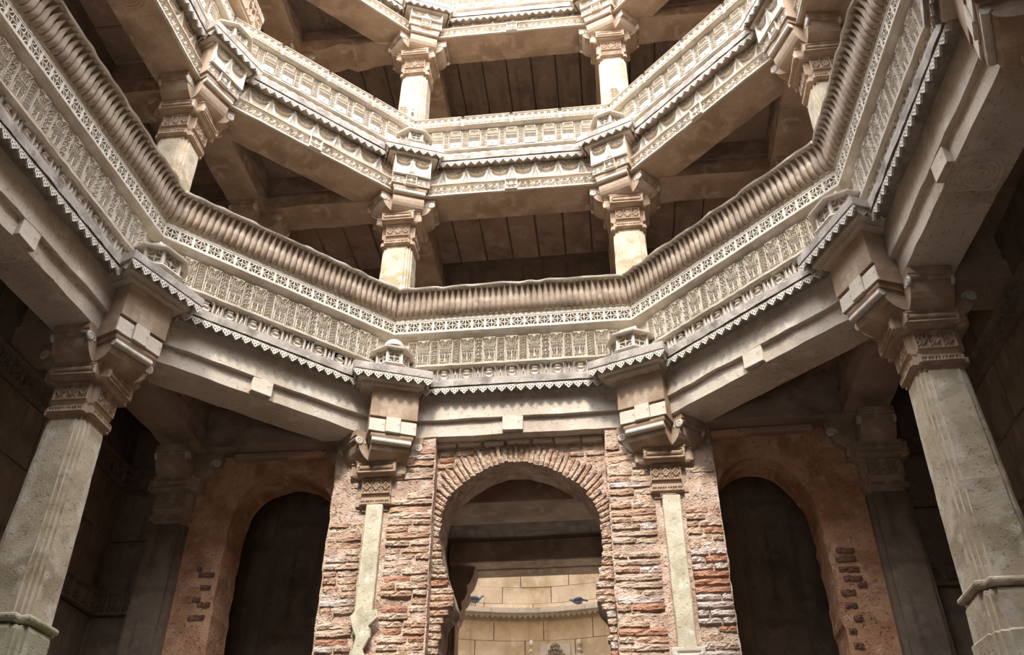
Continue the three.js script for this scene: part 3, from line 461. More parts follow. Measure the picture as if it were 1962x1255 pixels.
function capital(o, yl, yb, D, arms, front, blockTop, tier) {          // all heights absolute; o sits at the pillar's axis
  const ya = yl + 0.295;
  o = part('capital', wear(plusLoft([[yl - 0.30, D * 0.86], [yl - 0.17, D * 0.86], [yl - 0.165, D * 0.93], [yl - 0.13, D * 0.93], [yl - 0.11, D * 0.98], [yl + 0.10, D * 0.98], [yl + 0.12, D * 0.9]]), 0.003, 14), M.capital, o);
  part('collar', wear(plusLoft([[yl - 0.245, D * 0.9], [yl - 0.235, D * 1.06], [yl - 0.18, D * 1.06], [yl - 0.17, D * 0.9]]), 0.003, 14), M.capital, o);
  const w = D * 1.5;
  for (let k = 0; k < 4; k++) { const a = k * Math.PI / 2, f = (q, y) => [Math.sin(a) * q, y, Math.cos(a) * q, a];
    part('lattice_panel', relief('jali' + D, w, 0.19, 0.0075, 0.024, jali), M.capital, o, ...f(D * 0.98, yl));
    part('collar_band', relief('dash' + D, w, 0.052, 0.006, 0.014, dashBand), M.capital, o, ...f(D * 1.06, yl - 0.208));
    part('hook_panel', relief('hook' + D, D * 2.1, 0.13, 0.0095, 0.035, hookFrame), M.capital, o, ...f(D * 1.36, yl + 0.205));
    part('hanging_bud', relief('bud', 0.03, 0.14, 0.006, 0.016, strut), M.capital, o, ...f(D * 0.87, yl - 0.30));
  }
  part('abacus', wear(plusLoft([[yl + 0.105, D * 0.95], [yl + 0.125, D * 1.28], [yl + 0.15, D * 1.36], [yl + 0.265, D * 1.36], [yl + 0.28, D * 1.44], [yl + 0.30, D * 1.4]], 0.78), 0.004, 9), M.capital, o);
  for (const [dx, dz, L] of arms) {
    const ry = Math.atan2(dx, dz), c = Math.cos(ry), n = Math.sin(ry);
    part('bracket_arm', wear(extrudeX(armProfile(ya - 0.02, yb + 0.004, L), D * 1.7), 0.004, 9), M.capital, o, 0, 0, 0, ry);
    part('bracket_roll', creased(new THREE.CylinderGeometry(0.03, 0.03, D * 1.72, 12).rotateZ(Math.PI / 2)), M.capital, o, n * L * 0.93, ya + (yb - ya) * 0.68, c * L * 0.93, ry);
    for (const s of [-1, 1]) part('volute', creased(mergeGeometries([new THREE.TorusGeometry(0.034, 0.018, 8, 16).rotateY(Math.PI / 2), new THREE.SphereGeometry(0.02, 8, 6), new THREE.TorusGeometry(0.062, 0.014, 6, 14, 2.6).rotateY(Math.PI / 2).translate(0, -0.02, -0.02)])), M.carve, o, n * L * 0.9 + s * c * D * 0.84, ya + (yb - ya) * 0.62 - 0.01, c * L * 0.9 - s * n * D * 0.84, ry);
  }
  if (front) {                                                         // the arm that carries the corner eave
    const [dx, dz, L, hw] = front, ry = Math.atan2(dx, dz), c = Math.cos(ry), n = Math.sin(ry), yt = yb - (tier === 1 ? 0.09 : -0.05);
    part('front_arm', wear(extrudeX(armProfile(ya - 0.02, yt - 0.05, L * 0.93), hw * 1.62), 0.004, 9), M.capital, o, 0, 0, 0, ry);
    part('front_roll', creased(new THREE.CylinderGeometry(0.036, 0.036, hw * 1.66, 12).rotateZ(Math.PI / 2)), M.carve, o, n * L * 0.89, yt - 0.1, c * L * 0.89, ry);
    part('front_step', wear(extrudeX([[0, yt - 0.06], [L * 0.93, yt - 0.06], [L * 0.945, yt - 0.04], [L * 0.945, yt], [0, yt]], hw * 1.78), 0.004, 9), M.capital, o, 0, 0, 0, ry);
    if (tier === 1) {
      part('front_block', wear(extrudeX([[0, yt], [L * 0.95, yt], [L * 0.95, yt + 0.2], [L, yt + 0.2], [L, blockTop], [0, blockTop]], hw * 2), 0.006, 6), M.capital, o, 0, 0, 0, ry);
      part('block_tab', wear(box(hw * 0.62, 0.2, 0.05), 0.003, 10), M.beam, o, n * (L - 0.022), yt + 0.1, c * (L - 0.022), ry);
      for (const s of [-1, 1]) part('block_tab', wear(box(hw * 0.66, 0.17, 0.03), 0.003, 10), M.beam, o, n * (L * 0.95) + s * c * hw * 0.66, yt + 0.085, c * (L * 0.95) - s * n * hw * 0.66, ry);
    } else {
      part('front_block', wear(extrudeX([[0, yt], [L * 0.97, yt], [L * 0.97, yt + 0.15], [L * 0.985, yt + 0.16], [L * 0.985, blockTop], [0, blockTop]], hw * 2), 0.004, 6), M.capital, o, 0, 0, 0, ry);
      const at = (q, s) => [n * q + s * c, c * q - s * n];
      for (const s of [-1, 1]) { const [x, z] = at(L * 0.97, s * hw * 0.68); part('scroll_band', relief('fband' + hw, hw * 0.62, 0.13, 0.006, 0.016, scrollBand), M.carve, o, x, yt + 0.075, z, ry); }
      { const [x, z] = at(L * 0.97, 0); part('centre_boss', relief('fboss', 0.16, 0.16, 0.006, 0.04, bossSquare), M.carve, o, x, yt + 0.08, z, ry); }
      { const [x, z] = at(L * 0.985, 0), h = blockTop - yt - 0.18; part('arch_tracery', relief('farch' + h.toFixed(2), hw * 1.96, h, 0.007, 0.045, (cc, ww, hh) => { archBand(2)(cc, ww, hh); rect(cc, 1, 0, 0, 24, hh); rect(cc, 1, ww - 24, 0, 24, hh); rect(cc, 1, 0, hh - 22, ww, 22); }), M.carve, o, x, yt + 0.17 + h / 2, z, ry); }
    }
  }
}
function pillarArms(v, L, inner) {                                      // under the two lintels, plus the square grid's own beams
  const a = vAng[v], near = [[-SIDE, -Math.PI / 4], [-Math.PI / 4, 0], [0, Math.PI / 4], [Math.PI / 4, SIDE]][v];
  const r = [[-Math.cos(near[0]), -Math.sin(near[0]), L], [Math.cos(near[1]), Math.sin(near[1]), L]];
  const sx = v < 2 ? -1 : 1;
  if (inner) r.push(v === 1 || v === 2 ? [sx, 0, L] : [0, -1, L], v === 1 || v === 2 ? [0, -1, L] : [sx, 0, L]);
  return r;
}
const vNames = ['leftmost', 'left centre', 'right centre', 'rightmost'];
// lowest tier: the two free pillars
function fullPillar(v, x, z) {
  const yl = 6.23, o = thing('stone_pillar', `tall notched pillar of the lowest tier at ${v ? 'right, its foot pale and chipped' : 'left, green moss at its foot'}`, 'pillar', [x, 0, z]);
  part('shaft', wear(shaftLoft([[3.98, 0.262], [4.4, 0.258], ...subdivide(4.6, yl - 0.4, 10).map((y) => [y, mix(0.255, 0.222, (y - 4.6) / 1.3)]), [yl - 0.31, 0.22], [yl - 0.29, 0.19]]), 0.006, 7, v), M.shaft, o);
  part('ring', wear(plusLoft([[3.958, 0.268], [3.964, 0.288], [3.978, 0.302], [3.995, 0.306], [4.012, 0.302], [4.024, 0.288], [4.03, 0.262]], 0.72), 0.008, 7), v ? M.shaft : M.moss, o);
  part('pedestal', wear(shaftLoft([[0, 0.31], [3.0, 0.31], [3.5, 0.30], [3.62, 0.305], [3.64, 0.285], [3.9, 0.285], [3.94, 0.27]]), 0.01, 6, v + 5), v ? M.shaft : M.moss, o);
  capital(o, yl, 6.86, 0.232, pillarArms(v, 0.52, true), [-Math.sin(vAng[v]), Math.cos(vAng[v]), 0.60, 0.285], 7.38, 1);
  return o;
}
fullPillar(0, -4.11, -1.70); fullPillar(3, 4.11, -1.70);
// lowest tier: capitals walled into the brick piers
for (const [v, x] of [[1, -1.62], [2, 1.765]]) {
  const o = thing('walled_pillar', v === 1 ? 'stone capital and pale plaster strip walled into the left brick pier' : 'stone capital and yellowish strip walled into the right brick pier, carved frame at its foot', 'pillar', [x, 0, -4.11]);
  capital(o, 6.23, 6.86, 0.225, pillarArms(v, 0.52, false), [-Math.sin(vAng[v]), Math.cos(vAng[v]), 0.58, 0.285], 7.38, 1);
  const w = 0.2, dx = v === 1 ? 0 : 0.035;
  part('plaster_strip', wear(box(w, 1.5 + (v === 1 ? 0 : 0.3), 0.3, 0.012).clone(), 0.01, 8, v), M.strip, o, dx, v === 1 ? 5.25 : 5.05, 0.11);
  if (v === 1) {
    const sh = new THREE.Shape(); [[-0.14, 0.02], [-0.02, 0.14], [0.02, 0.06], [0.13, 0.08], [0.16, 0.0], [0.06, -0.08], [0.08, -0.2], [0.02, -0.33], [0.05, -0.42], [0.0, -0.5], [-0.1, -0.46], [-0.06, -0.2], [-0.1, -0.1]].forEach(([a, b], i) => sh[i ? 'lineTo' : 'moveTo'](a, b));
    part('loose_plaster', wear(flat(new THREE.ExtrudeGeometry(sh, { depth: 0.035, bevelEnabled: true, bevelSize: 0.008, bevelThickness: 0.008, bevelSegments: 1 })), 0.008, 11), M.strip, o, 0.01, 4.66, 0.24);
    part('plaster_strip', wear(box(w * 0.9, 1.2, 0.28), 0.015, 6), M.mortar, o, 0, 3.7, 0.09);
  } else {
    part('carved_frame', relief('cframe', 0.3, 0.16, 0.007, 0.04, hookFrame), M.carve, o, dx, 4.16, 0.262);
    part('frame_block', box(0.34, 0.22, 0.3), M.carve, o, dx, 4.15, 0.11);
    part('broken_lattice', relief('cframe2', 0.18, 0.05, 0.007, 0.03, dashBand), M.capital, o, 0, 5.93, 0.225);
  }
}
{ // the next pillar's head on the right, mostly out of the frame
  const e = span(bays[4], 4.11), P = V3(Math.sin(SIDE) * e[0] + Math.cos(SIDE) * e[2], 0, -Math.cos(SIDE) * e[0] + Math.sin(SIDE) * e[2]);
  const o = thing('stone_pillar', 'pillar head in the upper right corner, only its bracket and block showing', 'pillar', [P.x, 0, P.z]);
  capital(o, 6.23, 6.86, 0.232, [[-Math.cos(SIDE), -Math.sin(SIDE), 0.52], [1, 0, 0.52]], [-0.92, -0.39, 0.60, 0.285], 7.38, 1);
  part('shaft', plusLoft([[0, 0.262], [5.9, 0.22]], 0.76), M.shaft, o);
}
// middle and upper tier
const fragment = (c, w, h) => { rect(c, 0.5, 0, 0, w, h); vine(c, 6, w * 0.55, 10, h - 10, 55, 7); rect(c, 0.9, w * 0.62, h * 0.3, w * 0.3, h * 0.6); rect(c, 0.1, w * 0.7, h * 0.4, w * 0.13, h * 0.45); disc(c, 0.9, w * 0.77, h * 0.15, 16); };
const footPanel = (c, w, h) => { rect(c, 0.4, 0, 0, w, h); rect(c, 0.8, 0, 0, w, h * 0.25); for (const x of [w * 0.16, w * 0.84]) { ring(c, 0.95, 14, x, h * 0.6, w * 0.1); disc(c, 0.9, x, h * 0.6, w * 0.04); } for (const x of [0.36, 0.5, 0.64]) rect(c, 0.9, w * x - 14, h * 0.3, 28, h * 0.65); vine(c, 10, w - 10, 5, h * 0.22, 60, 8); };
function upperPillar(tier, v) {
  const r = 4.215, a = vAng[v], x = Math.sin(a) * r, z = -Math.cos(a) * r, dy = tier === 2 ? 0 : 3.68, yl = 10.07 + dy, y0 = tier === 2 ? 7.58 : 11.45;
  const o = thing('balcony_pillar', `${tier === 2 ? 'pale pillar rising behind the lower backrest balcony' : 'bleached pillar of the upper balcony'}, ${vNames[v]} of its tier${''}`, 'pillar', [x, y0, z]);
  origin.set(o, [0, y0, 0]);
  const rail = tier === 2 ? 8.925 : 12.26; part('shaft', wear(shaftLoft([[y0, 0.12], [rail - 0.01, 0.12], [rail, 0.225], ...subdivide(rail + 0.03, yl - 0.4, 6).map((y) => [y, mix(0.232, 0.212, (y - y0) / 2.3)]), [yl - 0.31, 0.21], [yl - 0.29, 0.18]]), 0.005, 7, v), M.shaft, o);
  capital(o, yl, 10.66 + dy, 0.217, pillarArms(v, 0.5, true), [-Math.sin(a), Math.cos(a), 0.5, 0.275], tier === 2 ? 11.25 : 14.75, tier);
  if (tier === 3 && (v === 1 || v === 2)) part('carved_fragment', relief('frag', 0.3, 0.4, 0.008, 0.07, fragment), M.carve, o, v === 1 ? -0.02 : 0.05, y0 + 0.98, 0.232);
  if (tier === 3 && (v === 0 || v === 3)) { part('foot_block', box(0.8, 0.56, 0.8), M.capital, o, 0, y0 + 1.2, 0); for (const [dx, dz, q] of [[0, 1, 0], [v ? -1 : 1, 0, v ? -1.5708 : 1.5708]]) part('foot_panel', relief('foot', 0.76, 0.46, 0.008, 0.05, footPanel), M.capital, o, dx * 0.402, y0 + 1.2, dz * 0.402, q); }
}
for (let v = 0; v < 4; v++) { upperPillar(2, v); upperPillar(3, v); }
// the square grid's corner pillars
for (const sx of [-1, 1]) {
  const side = sx < 0 ? 'left' : 'right';
  const p1 = thing('corner_pillar', `dim corner pillar standing against the wall beside the ${side} shaded arch`, 'pillar', [sx * 4.2, 0, -4.24]);
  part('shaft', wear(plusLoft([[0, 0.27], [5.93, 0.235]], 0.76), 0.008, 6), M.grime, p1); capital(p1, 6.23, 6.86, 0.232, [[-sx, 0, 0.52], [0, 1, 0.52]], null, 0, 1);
  for (const tier of [2, 3]) {
    const dy = tier === 2 ? 0 : 3.68, y0 = tier === 2 ? 7.58 : 11.45, p = thing('corner_pillar', `shadowy corner pillar of the ${tier === 2 ? 'middle' : 'uppermost'} gallery behind the ${side} diagonal balcony`, 'pillar', [sx * 3.88, y0, -3.89]);
    origin.set(p, [0, y0, 0]);
    part('shaft', plusLoft([[y0, 0.235], [9.77 + dy, 0.21]], 0.74), M.gallery, p); capital(p, 10.07 + dy, 10.66 + dy, 0.217, [[-sx, 0, 0.5], [0, 1, 0.5], [sx, 0, 0.5], [0, -1, 0.5]], null, 0, tier);
  }
}


// ---------------------------------------------------------------- the square grid's inner beams behind the octagon
function innerBeam(tier, x0, z0, x1, z1, label, broken = 0) {
  const y = tier === 1 ? 6.86 : tier === 2 ? 10.66 : 14.34, L = Math.hypot(x1 - x0, z1 - z0), ry = Math.atan2(-(z1 - z0), x1 - x0);
  const o = thing('gallery_beam', label, 'beam', [(x0 + x1) / 2, y, (z0 + z1) / 2], ry, 'gallery beams');
  const n = 14, R = (hw, a, b) => subdivide(-L / 2, L / 2, n).map((x) => [[x, a, -hw], [x, a, hw], [x, b, hw], [x, b, -hw]]);
  part('beam_stone', wear(flat(loft(R(0.25, 0, 0.22))), broken ? 0.045 : 0.012, broken ? 5 : 4, x0), tier === 1 ? M.gallery : M.capital, o);
  part('upper_course', wear(flat(loft(R(0.2, 0.22, tier === 1 ? 0.61 : tier === 2 ? 0.67 : 0.56))), 0.012, 4, z0), M.gallery, o);
  part('course_lip', wear(flat(loft(R(0.225, 0.33, 0.37))), 0.006, 6, z0), M.gallery, o);
  part('underside_ring', relief('rosette', 0.4, 0.4, 0.012, 0.014, rosette), tier === 1 ? M.gallery : M.capital, o, 0, 0.001, 0, 0, Math.PI / 2);
}
const tierWord = ['', 'lowest', 'middle', 'uppermost'];
for (const t of [1, 2, 3]) for (const sx of [-1, 1]) {
  const q = t === 1 ? 4.11 : 3.88, p = t === 1 ? 1.70 : 1.61, side = sx < 0 ? 'left' : 'right', w = tierWord[t];
  innerBeam(t, sx * q, -q, sx * p, -q, `${w} gallery's cross beam running to the ${side} corner pillar`, t === 3 && sx < 0);
  innerBeam(t, sx * q, -q, sx * q, -p, `${w} gallery's deep beam receding from the ${side} pillar into the corner`);
  if (t > 1) { innerBeam(t, sx * p, -q, sx * p, -5.95, `${w} gallery's beam from the ${side} centre pillar back to the dark wall`); innerBeam(t, sx * q, -q, sx * q, -5.95, `${w} gallery's rear beam behind the ${side} corner pillar`); innerBeam(t, sx * q, -q, sx * 5.2, -q, `${w} gallery's short beam from the ${side} corner pillar to the side wall`); }
  innerBeam(t, sx * q, -p, sx * 5.2, -p, `${w} gallery's short beam from the ${side} free pillar to the side wall`);
}

// ---------------------------------------------------------------- ceilings of the galleries, slab by slab
function ceilingTier(name, y) {
  const c = structure(name), th = 0.13;
  const slab = (pts) => { const cx = pts.reduce((a, p) => a + p[0], 0) / pts.length, cz = pts.reduce((a, p) => a + p[1], 0) / pts.length, k = (p, g) => [cx + (p[0] - cx) * (1 - g / Math.max(0.2, Math.abs(p[0] - cx))), cz + (p[1] - cz) * (1 - g / Math.max(0.2, Math.abs(p[1] - cz)))]; const dy = rr(-0.012, 0.012); const R = (g, yy) => pts.map((p) => { const [a, b] = k(p, g); return [a, yy, b]; }); part('slab', flat(loft([R(0.018, y + dy), R(0.004, y + dy + 0.025), R(0.004, y + th)])), y > 14 ? M.grime : M.gallery, c); };
  for (let i = 0; i < 23; i++) slab([[-5.1 + i * 0.4435, -5.95], [-5.1 + (i + 1) * 0.4435, -5.95], [-5.1 + (i + 1) * 0.4435, -3.85], [-5.1 + i * 0.4435, -3.85]]);
  for (const s of [-1, 1]) { for (let i = 0; i < 22; i++) slab([[s * 3.85, -3.85 + i * 0.5], [s * 5.2, -3.85 + i * 0.5], [s * 5.2, -3.35 + i * 0.5], [s * 3.85, -3.35 + i * 0.5]]); slab([[s * 1.45, -3.86], [s * 3.86, -3.86], [s * 3.86, -1.45]]); if (y < 14) slab([[s * 1.45, 3.86], [s * 3.86, 3.86], [s * 3.86, 1.45]]); }
  if (y < 14) for (let i = 0; i < 16; i++) slab([[-3.86 + i * 0.4825, 3.86], [-3.86 + (i + 1) * 0.4825, 3.86], [-3.86 + (i + 1) * 0.4825, 7.2], [-3.86 + i * 0.4825, 7.2]]);
  part('panel', box(10.6, 0.03, 2.1), M.gallery, c, 0, y + th + 0.005, -4.9);
  return c;
}
ceilingTier('ceiling', 7.465); ceilingTier('ceiling_001', 11.325); ceilingTier('ceiling_002', 14.9);
{ const f = structure('floor'); for (let i = 0; i < 12; i++) for (let j = 0; j < 14; j++) part('paving_stone', box(0.985, 0.1, 1.485, 0.012), M.ground, f, -5.5 + i, -0.05 + rr(-0.006, 0.006), -10.5 + j * 1.5); }

// ---------------------------------------------------------------- outer walls
function wallBox(o, name, x0, x1, y0, y1, z0, z1, m, amp = 0.02) {
  const nx = Math.max(1, Math.round((x1 - x0) / 0.5)), ny = Math.max(1, Math.round((y1 - y0) / 0.5)), nz = Math.max(1, Math.round((z1 - z0) / 0.5));
  return part(name, flat(wear(new THREE.BoxGeometry(x1 - x0, y1 - y0, z1 - z0, Math.min(nx, 24), Math.min(ny, 36), Math.min(nz, 24)).translate((x0 + x1) / 2, (y0 + y1) / 2, (z0 + z1) / 2), amp, 1.3)), m, o);
}
for (const s of [-1, 1]) {
  const o = structure(s < 0 ? 'wall_left' : 'wall_right'), x0 = s < 0 ? -5.6 : 5.02, x1 = s < 0 ? -5.02 : 5.6;
  // dressed blocks with open joints, then the carved belts
  const course = [[0, 1.3], [1.3, 2.6], [2.6, 3.75], [3.75, 4.93], [5.2, 5.85], [5.85, 6.52], [6.8, 7.42]];
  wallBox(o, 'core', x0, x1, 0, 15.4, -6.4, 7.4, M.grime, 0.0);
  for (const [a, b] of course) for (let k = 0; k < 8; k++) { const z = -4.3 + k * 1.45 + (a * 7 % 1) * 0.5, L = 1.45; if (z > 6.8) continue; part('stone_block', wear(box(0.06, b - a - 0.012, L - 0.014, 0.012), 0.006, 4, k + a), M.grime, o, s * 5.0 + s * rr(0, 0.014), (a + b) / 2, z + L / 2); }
  for (const [y, h] of [[5.065, 0.26], [6.66, 0.27]]) for (let k = 0; k < 6; k++) part('carved_belt', relief('belt' + h, 1.6, h, 0.012, 0.07, friezeBand), M.grime, o, s * 4.985, y, -3.5 + k * 1.6, -s * Math.PI / 2);
  const e = structure(s < 0 ? 'wall_rear_left' : 'wall_rear_right');
  wallBox(e, 'core', Math.min(s * 5.1, s * 3.9), Math.max(s * 5.1, s * 3.9), 0, 7.43, -4.75, -4.34, M.grime, 0.0);
  for (const [a, b] of course) part('stone_block', wear(box(0.93, b - a - 0.012, 0.06, 0.012), 0.006, 4, a), M.grime, e, s * 4.57, (a + b) / 2, -4.32);
  for (const [y, h] of [[5.065, 0.26], [6.66, 0.27]]) { part('carved_belt', relief('belt2' + h, 0.95, h, 0.012, 0.06, friezeBand), M.grime, e, s * 4.55, y, -4.3); part('pilaster', wear(box(0.22, 1.25, 0.12), 0.008, 5), M.grime, e, s * 4.3, y < 6 ? 5.85 : 7.1, -4.28); }
}
{ const o = structure('wall_outer');
  wallBox(o, 'core', -5.6, -1.45, 0, 7.4, -6.4, -5.97, M.grime); wallBox(o, 'core', 1.75, 5.6, 0, 7.4, -6.4, -5.97, M.grime); wallBox(o, 'core', -5.6, 5.6, 7.4, 22, -6.4, -5.97, M.grime);
  const q = structure('wall_passage'); wallBox(q, 'passage_wall', -1.95, -1.5, 0, 7.4, -9.0, -6.4, M.grime); wallBox(q, 'passage_wall', 1.85, 2.3, 0, 7.4, -9.0, -6.4, M.grime); wallBox(q, 'passage_roof', -1.95, 2.3, 7.2, 7.5, -9.0, -6.0, M.grime); }
{ // behind the viewer the stair passage comes in, open to the daylight
  const o = structure('wall_back'); wallBox(o, 'core', -5.6, 5.6, 3.2, 13.5, 7.2, 7.6, M.grime); wallBox(o, 'core', -5.6, -1.1, 0, 3.2, 7.2, 7.6, M.grime); wallBox(o, 'core', 2.1, 5.6, 0, 3.2, 7.2, 7.6, M.grime); }
// ---------------------------------------------------------------- the brick wall with its three arches
const bricks = [0, 1, 2, 3, 4].map((k) => flat(wear(new THREE.BoxGeometry(1, 1, 1, 5, 2, 2), 0, 1)));
function roughBrick(w, h, d, k) { const g = new THREE.BoxGeometry(w, h, d, 6, 2, 2), p = g.attributes.position; for (let i = 0; i < p.count; i++) { const x = p.getX(i), y = p.getY(i), z = p.getZ(i), q = (Math.abs(x) > w * 0.45 ? 1 : 0) + (Math.abs(y) > h * 0.45 ? 1 : 0) + (Math.abs(z) > d * 0.45 ? 1 : 0), e = q > 1 ? 0.9 : 1; p.setXYZ(i, x * mix(1, 0.985, q - 1) + 0.008 * vnoise(x * 21 + k * 9, y * 21, z * 21), y * e + 0.011 * vnoise(x * 23, y * 17 + k * 9, z * 17), z * e + 0.016 * vnoise(x * 31, y * 23, z * 23 + k * 9)); } g.computeVertexNormals(); return flat(g); }
const brickGeo = [0, 1, 2, 3, 4, 5].map((k) => roughBrick(0.25, 0.066, 0.14, k));
function brick(o, w, h, x, y, z, m, rz = 0, d = 1) { const b = part('brick', brickGeo[Math.floor(rnd() * 6)], m, o, x, y, z, rr(-0.04, 0.04), rr(-0.05, 0.05), rz + rr(-0.02, 0.02)); b.scale.set(w / 0.25, h / 0.066, d); return b; }
const anyBrick = (y) => rnd() < (y < 4.9 ? 0.14 : 0.015) ? redBrick : rnd() < 0.08 ? paleBrick : brickMats[Math.floor(rnd() * 6)];
function dense(pts, n, rough) { const c = new THREE.CatmullRomCurve3(pts.map(([x, y]) => V3(x, y, 0)), false, 'centripetal').getSpacedPoints(n); return c.map((p) => [p.x + rough * vnoise(p.x * 9, p.y * 9, 1), p.y + rough * vnoise(p.x * 9, p.y * 9, 5)]); }
function archWall(o, x0, x1, y1, z0, th, line, m) {
  const sh = new THREE.Shape(); sh.moveTo(x0, 0); line.forEach(([x, y]) => sh.lineTo(x, y)); sh.lineTo(x1, 0); sh.lineTo(x1, y1); sh.lineTo(x0, y1); sh.closePath();
  part('masonry', flat(new THREE.ExtrudeGeometry(sh, { depth: th, bevelEnabled: false }).translate(0, 0, z0 - th)), m, o);
}
const front = structure('wall_front');
const openC = dense([[-0.84, 0], [-0.84, 2.5], [-0.83, 4.4], [-0.79, 4.74], [-0.71, 4.83], [-0.69, 4.93], [-0.79, 5.21], [-0.87, 5.56], [-0.87, 5.9], [-0.77, 6.17], [-0.6, 6.345], [-0.36, 6.5], [0.0, 6.585], [0.35, 6.5], [0.65, 6.33], [0.85, 6.12], [0.97, 5.88], [1.005, 5.6], [0.99, 5.35], [0.94, 5.12], [0.9, 4.95], [0.91, 4.85], [1.0, 4.7], [1.02, 4.4], [1.02, 2.5], [1.02, 0]], 460, 0.012);
archWall(front, -1.05, 1.2, 7.44, -4.12, 0.48, openC, M.mortar);
{ // voussoirs round the arch, then the courses beside the opening
  const pts = openC.filter(([, y]) => y > 5.1); let acc = 0;
  for (let i = 1; i + 1 < pts.length; i++) {
    const [x, y] = pts[i], [px, py] = pts[i - 1], [qx, qy] = pts[i + 1]; acc += Math.hypot(x - px, y - py);
    if (acc < 0.044) continue; acc = 0;
    let nx = -(qy - py), ny = qx - px; const L = Math.hypot(nx, ny); nx /= L; ny /= L; if (nx * (x - 0.07) + ny * (y - 5.4) < 0) { nx = -nx; ny = -ny; }
    const an = Math.atan2((y - 5.35) * step(5.1, 5.8, y), x - 0.07), len = Math.abs(x - 0.07) > 0.8 ? rr(0.13, 0.2) : rr(0.24, 0.31), back = rr(-0.012, 0.006);
    brick(front, len, rr(0.038, 0.046), x + Math.cos(an) * (len / 2 + back), y + Math.sin(an) * (len / 2 + back), -4.158 + rr(-0.014, 0.012), brickMats[Math.floor(rnd() * 6)], an);
  }
  const clear = (x, y) => y > Math.max(...openC.filter(([a]) => Math.abs(a - x) < 0.06).map(([, b]) => b)) + 0.24;
  const edge = (yy, s) => { let best = s * 0.9; for (let i = 1; i < openC.length; i++) { const [a, b] = openC[i - 1], [c, d] = openC[i]; if ((b - yy) * (d - yy) <= 0 && (s < 0 ? c < 0.05 : c > 0.05)) best = mix(a, c, (yy - b) / ((d - b) || 1)); } return best; };
  for (let y = 3.7; y < 5.75; y += 0.083) for (const s of [-1, 1]) { const e = edge(y, s), lim = s < 0 ? -0.98 : 1.13, w = Math.abs(lim - e) + rr(-0.015, 0.03); brick(front, Math.max(0.07, w), 0.06, (lim + e) / 2 - s * 0.01, y, -4.155 + rr(-0.02, 0.015), anyBrick(y + 0.5)); }
  for (let y = 6.0; y < 6.75; y += 0.08) for (const s of [-1, 1]) { const lim = s < 0 ? -0.93 : 1.07, reach = 0.08 + (y - 5.9) * 0.55; for (let x = 0; x < reach; x += 0.22) if (rnd() < 0.85 && clear(lim - s * (x + 0.2), y)) brick(front, rr(0.15, 0.23), 0.055, lim - s * (x + 0.1), y, -4.165 + rr(-0.02, 0.01), anyBrick(6)); }
  for (let k = 0; k < 7; k++) part('rubble_course', wear(box(rr(0.2, 0.36), 0.05, 0.1, 0.01), 0.008, 12, k), M.beam, front, -0.85 + k * 0.3, 6.82 + rr(-0.01, 0.01), -4.09);
}
for (const s of [-1, 1]) {                                             // the two piers beside the central arch
  const left = s < 0, o = structure(left ? 'wall_pier_left' : 'wall_pier_right'), x0 = left ? -2.16 : 1.1, x1 = left ? -0.94 : 2.33;
  part('masonry', wear(new THREE.BoxGeometry(x1 - x0, 6.85, 0.62, 10, 70, 4).translate((x0 + x1) / 2, 3.42, -4.25), 0.022, 7, s), M.mortar, o).geometry = flat(wear(new THREE.BoxGeometry(x1 - x0, 6.85, 0.6, 10, 70, 4).translate((x0 + x1) / 2, 3.42, -4.24), 0.02, 7, s));
  const cols = left ? [[-2.15, -1.745], [-1.47, -0.945]] : [[1.105, 1.62], [1.935, 2.325]];
  cols.forEach(([a, b], ci) => {
    for (let y = 3.62, r = 0; y < 6.72; y += 0.083, r++) {
      const plastered = (left && ci === 0 && y > 5.85) || (!left && ci === 1 && y > 5.75) || (y > 6.35 && (ci === 0) === left);
      if (plastered && rnd() < 0.75) continue;
      const open = !left && ci === 1 && y > 4.5 && y < 5.35, cut = mix(a, b, rr(0.3, 0.7)), one = rnd() < 0.35, segs = one ? [[a, b]] : [[a, cut], [cut, b]];
      for (const [p, q] of segs) { if (!open && rnd() < 0.07) continue; brick(o, q - p - 0.012, open ? 0.055 : rr(0.056, 0.074), (p + q) / 2, y, -3.985 + (open ? 0.015 : rr(-0.02, 0.012)) - (plastered ? 0.02 : 0), open ? (rnd() < 0.3 ? redBrick : paleBrick) : anyBrick(y)); }
    }
  });
}
